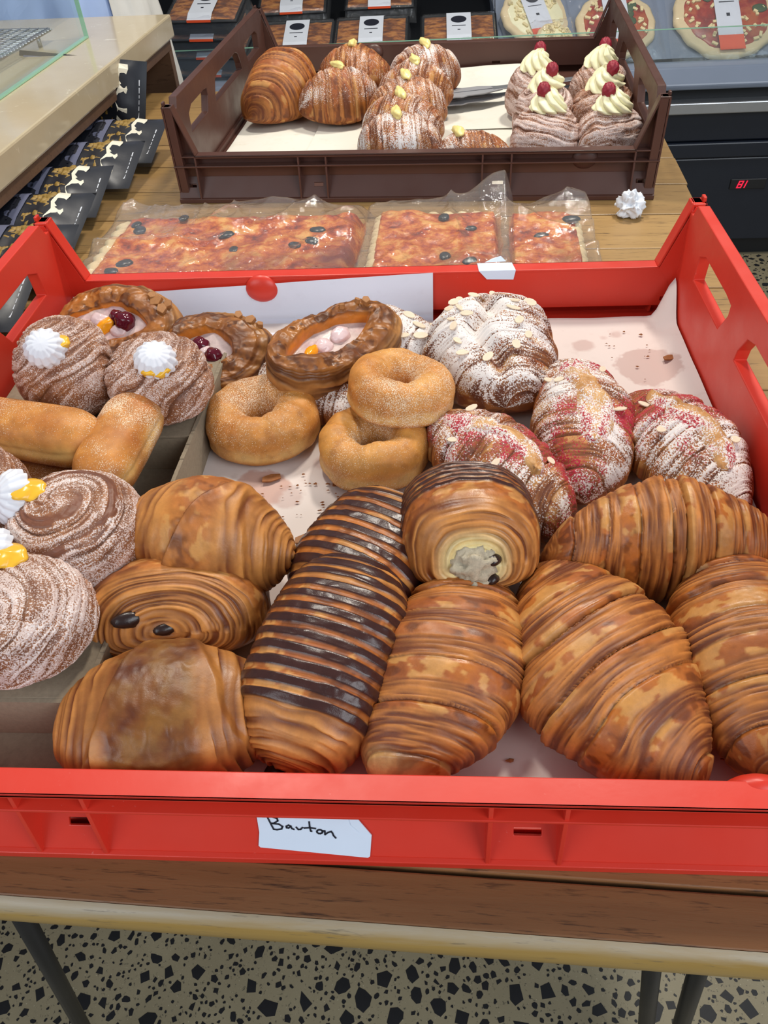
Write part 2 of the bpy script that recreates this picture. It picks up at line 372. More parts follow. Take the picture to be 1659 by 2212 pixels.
def croissant(L, Wd, H, bend=0.012, seed=0, nb=4.0, tip=0.20, skew=0.10, nt=360, na=180, tone=1.0, dust=0.0, rasp=0.0,
              drop=0.5, amp=0.12, stri=0.020, seam=0.0, pale_tip=0, blister=0.22, lift=0.0, env_p=1.0, wild=0.0, mid=(MD, LT)):
    """rolled laminated dough: stepped bands that wrap the body, every band part smooth skin, part cut layers"""
    t = np.linspace(0, 1, nt); t = 0.5-0.5*np.cos(pi*t)*0.75-0.25*(0.5-t)
    t = (t-t[0])/(t[-1]-t[0])
    a = np.linspace(0, 2*pi, na, endpoint=False); T, A = np.meshgrid(t, a, indexing='ij'); s = 2*T-1
    env = (1-np.abs(s)**1.85)**env_p*(1-tip) + tip
    env = env*np.sqrt(np.clip(1-np.abs(s)**12, 0, 1))
    cA, sA = np.cos(A), np.sin(A)
    D = np.stack([s*L*0.5, cA*0.04, sA*0.04], -1)
    q = np.abs(s + skew*cA*np.sign(seed % 2 - 0.5) + 0.05*np.sin(seed) + 0.05*fbm(D, 16, 2, seed+1))
    Bq = q**0.92*nb + 0.5 + 0.3*np.sin(seed*1.7); f = Bq - np.floor(Bq); kb = np.floor(Bq)
    zone = sm(0.34, 0.50, f + 0.20*np.sin(kb*2.7+seed) + 0.12*fbm(D, 40, 2, seed+2))
    U = np.stack([q*nb*5.2, cA*0.75, sA*0.75], -1)                # cut layers: long thin ridges that run round the body
    ln = np.clip(0.55*vnoise(U, 1.1, seed+7) + 1.0*vnoise(U*np.array([1, .8, .8]), 2.6, seed+3) + 1.0*vnoise(U*np.array([1, .7, .7]), 5.2, seed+5), -1, 1)
    m = 1 + amp*(sm(0.0, 0.16, f)*(1-0.45*sm(0.3, 1.0, f)) - 0.5)*(0.7+0.5*np.sin(kb*1.9+seed)) + stri*ln*zone
    m = m + 0.05*fbm(D, 17, 2, seed+4) + (1-zone)*0.014*fbm(D, 110, 3, seed+5) + wild*fbm(D, 34, 3, seed+6)
    y = Wd/2*env*m*sgnpow(cA, 0.92)
    top = H*0.64*env**0.9*m*sgnpow(np.maximum(sA, 0), 0.95); bot = H*0.36*env*sgnpow(np.minimum(sA, 0), 0.55)
    zc = H*0.36*(drop + (1-drop)*env) + lift*s*s
    if seam: top = top*(1 - seam*np.exp(-((cA-0.1+0.12*np.sin(s*7))/0.13)**2)*sm(0, .3, 1-np.abs(s)))
    z = np.maximum(zc + top + bot, 0.0005*np.sin(A*9))
    x = L/2*s*(1-0.06*np.abs(bend)*20*(s*s)); y = y + bend*(0.33-s*s)
    P = np.stack([x, y, z], -1)
    n1 = fbm(D, 38, 3, seed+11); n2 = fbm(D*np.array([1, .7, .7]), 75, 3, seed+12); n3 = fbm(D, 210, 2, seed+13)
    skin = mixc(mid[0], mid[1], np.clip(0.45+0.7*n1+.25*n3, 0, 1))
    skin = mixc(skin, PL*.9, sm(blister, blister+0.10, n2+.25*n3)*0.75)
    skin = mixc(skin, DK, sm(0.18, 0.5, -n2+.3*n3)*0.75)
    lay = mixc(mixc(DK, mid[0], .2), mixc(mid[1], PL, 0.2), np.clip(0.5+0.55*ln+0.3*n1, 0, 1))
    c = mixc(skin, lay, zone)
    c = mixc(c, DK*0.7, 0.6*np.exp(-(f/0.06)**2))  # groove shade between bands, painted into the dough colour
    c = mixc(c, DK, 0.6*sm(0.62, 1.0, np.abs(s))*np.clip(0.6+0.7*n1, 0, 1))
    if pale_tip:
        w = sm(0.80, 0.97, s*pale_tip); c = mixc(c, srgb(232, 198, 132), w*np.clip(0.8+0.5*n2, 0, 1))
    c = c*tone
    up = sm(-0.15, 0.55, sA)
    d = dust*up*np.clip(0.80+0.55*n1, 0, 1.2)*(0.84+0.30*ln*zone)*(1-0.6*np.exp(-(f/0.06)**2))
    r = rasp*np.clip(0.55+0.9*fbm(D, 26, 2, seed+20), 0, 1)
    g = (1-zone*0.45)*np.clip(0.35+0.6*n1+.3*n3, 0, 1)
    if dust: g = g*0.4
    return P, c, masks(d, r, g)

def pain(L, Wd, H, seed=0, p=4.0, stripes=0, st=(0.12, 0.9), nt=230, na=170, sq=0.85, end_pale=None, tone=1.0, endlines=9, folds=(), flatb=0.55, skin=(MD, LT), spotty=0.0, pinch=0.0, zskew=0.0):
    """roll of dough, axis along x; the ends show the wound layers, the top may carry chocolate stripes"""
    u = np.linspace(-1, 1, nt); s = np.sign(u)*(1-(1-np.abs(u))**1.8)
    a = np.linspace(0, 2*pi, na, endpoint=False); Sg, A = np.meshgrid(s, a, indexing='ij')
    env = np.clip(1-np.abs(Sg)**p, 0, 1)**(1/p); cA, sA = np.cos(A), np.sin(A)
    D = np.stack([Sg*L*0.5, cA*0.045*env, sA*0.045*env], -1)
    n1 = fbm(D, 32, 3, seed+1); n2 = fbm(D, 80, 3, seed+2)
    end = sm(0.965, 0.90, env)                                     # the wound end faces
    rho = env*endlines + A/(2*pi) + 0.25*n1
    R3 = np.stack([rho*1.25, .35*cA*env, .35*sA*env], -1); rl = np.clip(0.9*vnoise(R3, 2.2, seed+5)+1.1*vnoise(R3, 4.6, seed+6)+.2*n2, -1, 1)
    al = np.clip(1.6*vnoise(np.stack([Sg*16, cA*.7, sA*.7], -1), 1.5, seed+6), -1, 1)                           # layer edges on the flanks
    fl = 1-np.abs(fbm(D, 60, 3, seed+8)); m = 1 + 0.050*fbm(D, 18, 2, seed+3) + (0.012*n2 + 0.022*fl**3)*(1-end) - pinch*np.abs(Sg)**2
    m = m + 0.006*al*sm(0.3, -0.1, sA)
    x = L/2*Sg + end*np.sign(Sg)*0.0013*rl
    y = Wd/2*env*m*sgnpow(cA, sq); z = np.where(sA > 0, H*0.60*env*m*sgnpow(np.abs(sA), sq), -H*0.40*env*np.abs(sA)**flatb) + H*0.40
    crease = 0*z
    for (s0, sl, hh) in folds:                                    # overlapping flap edges
        e = (Sg - s0 - sl*cA - 0.05*n1)*np.sign(hh); z = z + abs(hh)*sm(-0.025, 0.03, e)*np.exp(-np.clip(e, 0, 9)/.5)*sm(-.35, .2, sA); crease = np.maximum(crease, np.exp(-(e/.035)**2)*sm(-.3, .1, sA))
    z = z + zskew*Sg
    c = mixc(skin[0], skin[1], np.clip(0.5+0.6*n1, 0, 1))
    n3 = fbm(D, 170, 2, seed+9); c = mixc(c, PL, sm(0.20, 0.34, n2+.3*n3)*0.65); c = mixc(c, DK, sm(0.25, 0.6, -n2+.3*n3)*0.65); c = mixc(c, DK, .35*sm(.75, .95, fl)*(1-end))
    if spotty: c = mixc(c, mixc(DK, srgb(126, 82, 34), np.clip(.5+.8*n2, 0, 1)), spotty*sm(0.15, 0.6, sA)*(1-end))
    c = mixc(c, DK*.8, crease*.7)
    side = sm(0.25, -0.15, sA); c = mixc(c, mixc(MD, PL, np.clip(.5+.4*al, 0, 1)), 0.45*side*(1-end))
    lay = mixc(mixc(DK, MD, 0.25), mixc(LT, PL, 0.45), np.clip(0.55+0.6*rl, 0, 1))
    c = mixc(c, lay, end)
    if end_pale is not None:
        w = sm(end_pale[0], end_pale[0]*0.45, env)*(Sg*end_pale[1] > 0); c = mixc(c, mixc(srgb(226, 196, 128), srgb(240, 226, 170), np.clip(.5+.5*rl, 0, 1)), w)
    c = c*tone; g = np.clip(0.45+0.4*n1, 0, 1)
    if stripes:
        t = (Sg-st[0]*2+1)/(2*(st[1]-st[0])); t = (Sg*0.5+0.5-st[0])/(st[1]-st[0])
        ph = t*stripes + 0.10*fbm(D, 16, 2, seed+7); fr = ph-np.floor(ph)
        on = sm(0.0, 0.05, fr)*sm(0.70, 0.64, fr + 0.08*n1)*sm(0.0, 0.01, t)*sm(1.0, 0.99, t)*sm(-0.28, -0.12, sA+0.1*n1)
        c = mixc(c, CHO*np.array([1, 1, 1]), on); g = g*(1-on)+on*0.85
        k = on*0.0012; y = y + k*cA; z = z + k*sA
    return np.stack([x, y, z], -1), c, masks(0*g, 0*g, g)

def swirl(R, H, pole=(0, -0.3, 1.0), turns=5.0, seed=0, dust=0.5, nt=190, na=270, amp=0.06, fine=5, squ=0.75, choc=0.0, lob=0.0, tone=1.0, sx=1.0):
    """bun coiled from laminated dough and rolled in sugar; the coil's eye lies at 'pole'"""
    ph = np.linspace(0, pi, nt); th = np.linspace(0, 2*pi, na, endpoint=False); A, B = np.meshgrid(ph, th, indexing='ij')
    d = np.stack([np.sin(A)*np.cos(B), np.sin(A)*np.sin(B), -np.cos(A)], -1)
    p = np.array(pole, float); p /= np.linalg.norm(p)
    e1 = np.cross(p, [0.3, 0.9, 0.1]); e1 /= np.linalg.norm(e1); e2 = np.cross(p, e1)
    psi = np.arccos(np.clip(d@p, -1, 1)); chi = np.arctan2(d@e2, d@e1)
    wob = fbm(d, 1.4, 2, seed)
    c = psi*turns/pi + chi/(2*pi) + 0.22*wob; f = c-np.floor(c)
    U = np.stack([c*fine*1.5, .7*np.cos(chi)*np.sin(psi), .7*np.sin(chi)*np.sin(psi)], -1); ln = np.clip(1.3*vnoise(U, 1.5, seed+3)+.9*vnoise(U*np.array([1, 1.5, 1.5]), 3.4, seed+4), -1, 1)
    streak = 0.6*ln + 0.5*fbm(d, 2.5, 3, seed+8)
    m = 1 + amp*(sm(0, 0.25, f)*(1-0.5*f) - 0.5) + 0.012*ln + 0.04*wob + 0.010*fbm(d, 10, 2, seed+5) + lob*np.sin(chi*2+seed)*np.sin(psi)
    hor = np.abs(np.sin(A))**0.8
    x = R*sx*hor*np.cos(B)*m; y = R*hor*np.sin(B)*m; v = -np.cos(A)
    z = np.where(v > 0, H*0.62*np.abs(v)**squ*m, -H*0.38*np.abs(v)**0.6) + H*0.38
    P = np.stack([x, y, z], -1)
    n1 = fbm(d, 6, 3, seed+11)
    col = mixc(srgb(118, 70, 44), srgb(176, 118, 76), np.clip(0.45+0.4*n1+0.4*ln, 0, 1))
    col = mixc(col, srgb(86, 48, 30), 0.6*np.exp(-(f/0.08)**2))
    low = sm(0.1, -0.5, v); col = mixc(col, srgb(150, 92, 52), low*0.5)
    dd = dust*(0.95+0.55*streak)*(1-0.5*np.exp(-(f/0.07)**2))
    if choc:
        w = sm(0.5, 0.56, f)*sm(0.86, 0.80, f)*sm(0.15, 0.3, psi)*sm(1.5, 1.3, psi)*sm(-.1, .1, fbm(d, 3, 2, seed+2)+.25)
        col = mixc(col, srgb(112, 66, 48), w*choc); dd = dd*(1-w*choc)
    return P, col*tone, masks(dd, 0.5+0.4*n1, 0.35+0.2*n1-0.2*dd)

def donut(R, r, h, seed=0, nt=110, na=220, dust=0.36, tint=1.0):
    al = np.linspace(-pi/2, 1.5*pi, nt); th = np.linspace(0, 2*pi, na, endpoint=False); A, B = np.meshgrid(al, th, indexing='ij')
    d = np.stack([np.cos(B), np.sin(B), 0.5*np.sin(A)], -1)
    w = fbm(d, 1.6, 2, seed)
    rr = r*(1+0.10*w+0.03*fbm(d, 5, 2, seed+1)); ca, sa = np.cos(A), np.sin(A)
    rad = R + rr*sgnpow(ca, 0.9) - 0.0015*np.exp(-((A)/0.25)**2)
    z = np.where(sa > 0, h*0.58*(rr/r)*np.abs(sa)**0.95, -h*0.42*np.abs(sa)**0.6) + h*0.42
    P = np.stack([rad*np.cos(B), rad*np.sin(B)*0.97, z], -1)
    n1 = fbm(P, 40, 4, seed+2); n2 = fbm(P, 120, 3, seed+4)
    c = mixc(srgb(178, 108, 40), srgb(212, 150, 72), np.clip(0.5+0.6*n1, 0, 1))
    eq = np.exp(-((A+0.12)/0.24)**2)*np.clip(.7+.8*n1, 0, 1); c = mixc(c, srgb(226, 186, 118), eq*0.8)
    c = mixc(c, srgb(150, 80, 30), sm(-0.45, -0.8, sa)*0.6); c = mixc(c, srgb(140, 78, 30), sm(.4, .7, n2)*0.3)
    dd = dust*(0.8+0.9*fbm(P, 24, 3, seed+6)) + 0.15*np.exp(-((A-2.6)/.5)**2)
    return P, c*tint, masks(dd, 0.4+0*A, 0.15+0*A)

def finger(L, Wd, H, seed=0, nt=150, na=110, dust=0.35, tint=1.0):
    u = np.linspace(-1, 1, nt); s = np.sign(u)*(1-(1-np.abs(u))**2)
    a = np.linspace(0, 2*pi, na, endpoint=False); Sg, A = np.meshgrid(s, a, indexing='ij')
    xs = Sg*L/2; e = np.clip(np.abs(xs)-(L/2-Wd*0.62), 0, None)/(Wd*0.62); env = np.sqrt(np.clip(1-e**2.1, 0, 1))
    cA, sA = np.cos(A), np.sin(A); D = np.stack([xs, cA*.03, sA*.03], -1); w = fbm(D, 22, 2, seed)
    m = 1+0.05*w - 0.05*np.exp(-((sA-0.05)/0.10)**2)
    y = Wd/2*env*m*sgnpow(cA, 0.9); z = H/2*env*m*sgnpow(sA, 0.9)+H/2
    P = np.stack([xs, y, z], -1); n1 = fbm(D, 45, 3, seed+2)
    c = mixc(srgb(170, 98, 38), srgb(206, 138, 60), np.clip(0.5+0.6*n1, 0, 1))
    c = mixc(c, srgb(226, 184, 112), 0.9*np.exp(-((sA-0.05)/0.28)**2)*np.clip(.75+.6*n1, 0, 1)*sm(1.0, .85, np.abs(Sg)))
    dd = dust*(0.75+0.9*fbm(D, 30, 3, seed+6))
    return P, c*tint, masks(dd, 0.4+0*A, 0.15+0*A)

def danish(L, Wd, H, ol, ow, off=(0, 0), seed=0, nv=150, na=260, point=0.0, basin=0.45, tone=1.0, sharp=1.0):
    """folded pastry: broad baked shoulders around a lens-shaped opening that bares the filling"""
    v = np.linspace(0, 1, nv); th = np.linspace(0, 2*pi, na, endpoint=False); V, B = np.meshgrid(v, th, indexing='ij')
    cb, sb = np.cos(B), np.sin(B)
    def ell(l, w, n): return 1/((np.abs(cb)/(l/2))**n + (np.abs(sb)/(w/2))**n)**(1/n)
    d = np.stack([cb, sb, V*0.9], -1); w = fbm(d, 1.8, 3, seed); w2 = fbm(np.stack([cb, sb, 0*V], -1), 1.2, 2, seed+2)
    ro = ell(L, Wd, 2.3)*(1+0.07*w2); ri = ell(ol, ow, 1.35)*(1+0.10*fbm(np.stack([cb, sb, 0*V], -1), 2, 2, seed+7))
    K = np.array([0, .05, .12, .24, .36, .48, .60, .68, .74, .80, 1.0])
    z = np.interp(V, K, np.array([0, 0, .14, .44, .76, .93, 1.0, .97, .86, basin, basin-.03]))*H
    z = z*(1+point*np.abs(cb)**3*sm(.1, .4, V)*sm(.76, .6, V))
    lam = np.interp(V, K, np.array([0., .86, .97, 1.02, .98, .80, .44, .12, .02, 0, 0]))
    ix, iy = off[0]*sm(.15, .6, V), off[1]*sm(.15, .6, V)
    rad = np.where(V < 0.80, ri + (ro-ri)*lam, ri*(1-(V-.80)/.20)*.96)
    rad = np.where(V < 0.05, ro*0.86*V/0.05, rad)
    k = sm(.08, .25, V)*sm(.80, .70, V)
    U = np.stack([V*26, .8*cb, .8*sb], -1); lay = np.clip(1.4*vnoise(U, 1.0, seed+4)+.7*vnoise(U, 2.3, seed+9), -1, 1); low = sm(.52, .38, V)
    rad = rad*(1+0.035*w*k) + 0.0013*lay*k*low
    Q = np.stack([rad*cb, rad*sb, z], -1); z = z + (0.09*H*w + 0.0030*fbm(Q, 48, 3, seed+3) + 0.0010*(1-np.abs(fbm(Q, 130, 2, seed+5)))**2)*k*sm(.1, .4, V)
    P = np.stack([rad*cb+ix, rad*sb+iy, np.maximum(z, 0)], -1)
    n1 = fbm(P, 45, 4, seed+5); n2 = fbm(P, 100, 3, seed+6)
    c = mixc(srgb(112, 60, 24), srgb(178, 112, 50), np.clip(0.45+0.9*n1, 0, 1)); c = mixc(c, srgb(78, 38, 18), sm(.22, .5, n2)*.75)
    c = mixc(c, mixc(srgb(88, 48, 24), srgb(196, 138, 76), np.clip(.48+.6*lay, 0, 1)), low*.85)
    rim = sm(.68, .72, V)*sm(.82, .78, V); c = mixc(c, srgb(214, 126, 40), rim*.8)
    fl = sm(.785, .81, V); c = mixc(c, mixc(srgb(196, 162, 164), srgb(226, 208, 200), np.clip(.5+.7*n1, 0, 1)), fl)
    return P, c*tone, masks(0*V, 0*V, np.clip(0.45+.6*n1, 0, 1)*(1-.4*low))

def meringue(R, H, seed=0, ridges=12, twist=0.5, nt=60, na=144, amp=0.10, squ=0.9, tipp=0.30):
    v = np.linspace(0, 1, nt); th = np.linspace(0, 2*pi, na, endpoint=False); V, B = np.meshgrid(v, th, indexing='ij')
    prof = np.interp(V, [0, .08, .25, .45, .7, .88, 1], [0, .86, 1.0, .95, .70, tipp+.08, 0.0])
    zz = np.interp(V, [0, .08, .25, .45, .7, .88, 1], [0, 0, .12, .42, .78, .95, 1.0])
    for _ in range(3):
        pass
    rid = 1-np.abs(np.cos(ridges/2*(B + twist*V)))**3
    d = np.stack([np.cos(B), np.sin(B), V], -1)
    r = R*prof*(1-amp+amp*rid*sm(0, .2, V)*sm(1.0, .85, V))*(1+0.03*fbm(d, 2, 2, seed))
    return grid('piped_meringue', np.stack([r*np.cos(B), r*np.sin(B), zz*H], -1))
def rosette(R, H, seed=0, nt=70, na=160, ridges=7, twist=2.6):
    v = np.linspace(0, 1, nt); th = np.linspace(0, 2*pi, na, endpoint=False); V, B = np.meshgrid(v, th, indexing='ij')
    prof = np.interp(V, [0, .06, .22, .45, .7, .88, 1], [0, .8, 1.0, .86, .56, .26, 0.0])
    zz = np.interp(V, [0, .06, .22, .45, .7, .88, 1], [0, 0, .14, .42, .74, .93, 1.0])
    rid = np.abs(np.sin(ridges/2*(B + twist*V)))**0.7; d = np.stack([np.cos(B), np.sin(B), V], -1)
    r = R*prof*(0.70+0.32*rid)*(1+0.10*fbm(d, 1.5, 2, seed))
    return grid('piped_cream', np.stack([r*np.cos(B), r*np.sin(B), zz*H*(1+.1*fbm(d, 2, 2, seed+2))], -1))
def raspberry(r, seed=0):
    n = 22; ph = np.linspace(0, pi, n); th = np.linspace(0, 2*pi, 36, endpoint=False); A, B = np.meshgrid(ph, th, indexing='ij')
    d = np.stack([np.sin(A)*np.cos(B), np.sin(A)*np.sin(B), -np.cos(A)], -1)
    k = 1+0.10*np.sin(A*7)*np.sin(B*6 + (np.floor(A*7/pi) % 2)*pi/2)
    return grid('raspberry', d*r*k[..., None]*np.array([1, 1, 1.1]))

def put(name, PCM, mat, parent=None, loc=(0, 0, 0), rot=(0, 0, 0)):
    return link(name, grid(name, *PCM), mat, parent, loc, rot)
def top_z(P, x, y):
    """height of a dough surface above a local point"""
    q = P.reshape(-1, 3); dd = (q[:, 0]-x)**2 + (q[:, 1]-y)**2
    return float(q[np.argsort(dd)[:12], 2].max())
def pastry(name, label, cat, PCM, loc, yaw=0.0, tilt=(0, 0), group=None, mat=None, body='body', whole=False):
    """a pastry as one mesh (whole) or as an Empty carrying a body and its toppings"""
    rot = (radians(tilt[0]), radians(tilt[1]), radians(yaw))
    if whole:
        return tag(put(name, PCM, mat or M_PASTRY, None, loc, rot), label, cat, group)
    t = thing(name, label, cat, loc, rot, group); put(body, PCM, mat or M_PASTRY, t); return t
# ------------------------------------------------------------------ floor: terrazzo with dark chips
def floor_mat():
    m, nt, out = new_mat('terrazzo_matrix'); v = obcoord(nt)
    n = noise(nt, v, 9, 4); f = noise(nt, v, 160, 3, 0.7); g = noise(nt, v, 420, 2)
    col = mixn(nt, n, s4(128, 118, 94), s4(150, 140, 114))
    col = mixn(nt, mathn(nt, 'MULTIPLY', mathn(nt, 'SUBTRACT', f, 0.60), 12, clamp=True), col, s4(74, 70, 60))
    col = mixn(nt, mathn(nt, 'MULTIPLY', mathn(nt, 'SUBTRACT', g, 0.66), 10, clamp=True), col, s4(184, 176, 152))
    finish(nt, out, col, 0.4); return m
M_FLOOR = floor_mat()
M_CHIP = plain('dark_terrazzo_stone', srgb(30, 31, 34), 0.4, 0.35, 30, 0.05)
floor = structure(MB().box(-3.0, 3.6, -2.6, 3.4, -0.05, 0).obj('floor', M_FLOOR, loc=(0, 0, -TZ)))
def chips():
    r = random.Random(11); cell = {}; out = []
    def region(x0, x1, y0, y1, n):
        for _ in range(n):
            s = 0.0024 + 0.0150*r.random()**2.3; x = r.uniform(x0, x1); y = r.uniform(y0, y1)
            k = (int(x/0.03), int(y/0.03)); ok = True
            for i in (-1, 0, 1):
                for j in (-1, 0, 1):
                    for (a, b, t) in cell.get((k[0]+i, k[1]+j), ()):
                        if hypot(a-x, b-y) < (s+t)*0.94: ok = False; break
            if ok: cell.setdefault(k, []).append((x, y, s)); out.append((x, y, s))
    region(-0.45, 1.05, -0.05, 0.34, 9500); region(-1.3, 2.2, -0.9, 0.9, 30000); region(0.80, 2.3, 0.9, 2.34, 22000)
    def poly(x, y, s):
        n = r.choice((4, 5, 5, 6, 7)); a0 = r.random()*6.3; st = r.uniform(0.62, 1.0); ro = r.random()*3.1
        pts = []
        for i in range(n):
            a = a0+2*pi*(i+r.uniform(-.3, .3))/n; q = s*r.uniform(0.78, 1.12)
            u, w = q*cos(a), q*sin(a)*st; pts.append((x+u*cos(ro)-w*sin(ro), y+u*sin(ro)+w*cos(ro)))
        return pts
    vis = lambda c: (-0.30 < c[0] < 0.95 and 0.02 < c[1] < 0.19)
    out.sort(key=lambda c: (0 if vis(c) else 1, -c[2]))
    def lay(mb, pts, z):
        n = len(pts); vs = [(a, b, 0.0001) for a, b in pts] + [(a, b, z) for a, b in pts]
        mb.add(vs, [tuple(range(n, 2*n))] + [(i, (i+1) % n, n+(i+1) % n, n+i) for i in range(n)])
    for c in out[:300]:
        mb = MB(); lay(mb, [(p[0]-c[0], p[1]-c[1]) for p in poly(*c)], 0.0004)
        mb.obj('terrazzo_chip', M_CHIP, floor, (c[0], c[1], 0))
    mb = MB()
    for c in out[300:]: lay(mb, poly(*c), 0.0004)
    stuff(mb.obj('small_terrazzo_chips', M_CHIP, floor))
chips()

# ------------------------------------------------------------------ the planked table
TY = -0.04
table = thing('plank_table', 'long wooden plank table on black hairpin legs carrying both pastry crates', 'table', (0.39, -0.042, -TZ), (0, 0, TY))
seams = [0.034] + [0.104+0.105*k for k in range(15)]
for i in range(len(seams)-1):
    e = rnd.uniform(-0.004, 0.003)
    MB().box(-0.72, 0.372+e, seams[i]+0.0012, seams[i+1]-0.0012, TZ-0.026, TZ-0.0006*rnd.random()).obj('plank', M_EDGE if i == 0 else M_PLANK, table, bevel=0.0012)
MB().box(-0.72, 0.374, 0.0035, 0.0328, TZ-0.027, TZ).obj('front_board', M_EDGE, table, bevel=0.0012)
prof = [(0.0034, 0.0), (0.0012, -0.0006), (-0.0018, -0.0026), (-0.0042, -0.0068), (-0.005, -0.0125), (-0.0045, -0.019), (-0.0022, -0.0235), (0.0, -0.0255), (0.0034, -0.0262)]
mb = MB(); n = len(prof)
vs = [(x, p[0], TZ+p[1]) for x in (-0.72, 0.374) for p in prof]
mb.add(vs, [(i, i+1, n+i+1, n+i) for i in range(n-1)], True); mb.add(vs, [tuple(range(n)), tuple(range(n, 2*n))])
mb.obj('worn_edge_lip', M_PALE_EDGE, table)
MB().box(-0.66, 0.33, 0.10, 0.13, TZ-0.062, TZ-0.027).box(-0.66, 0.33, 1.46, 1.49, TZ-0.062, TZ-0.027).box(-0.66, -0.63, 0.13, 1.46, TZ-0.062, TZ-0.027).box(0.30, 0.33, 0.13, 1.46, TZ-0.062, TZ-0.027).obj('under_frame', M_BLACK, table)
def wl(x, y, z):                                   # world (above table) to table frame
    dx, dy = x-0.39, y+0.042
    return (dx*cos(TY)+dy*sin(TY), -dx*sin(TY)+dy*cos(TY), z+TZ)
for (a, b) in (((0.112, 0.03, -0.027), (-0.033, 0.03, -0.772)),
               ((0.575, 0.03, -0.027), (0.694, 0.03, -0.772)), ((0.622, 0.03, -0.027), (0.724, 0.03, -0.772)),
               ((0.0, 1.50, -0.027), (-0.12, 1.50, -0.772)), ((0.62, 1.46, -0.027), (0.72, 1.46, -0.772))):
    MB().tube([wl(*a), wl(*b)], 0.0085, 14).obj('hairpin_leg', M_BLACK, table)
for x0, x1 in ((0.06, 0.14), (0.55, 0.65)):
    c = wl((x0+x1)/2, 0.035, 0); MB().box(c[0]-(x1-x0)/2, c[0]+(x1-x0)/2, c[1]-0.022, c[1]+0.02, TZ-0.032, TZ-0.027).obj('leg_plate', M_BLACK, table)

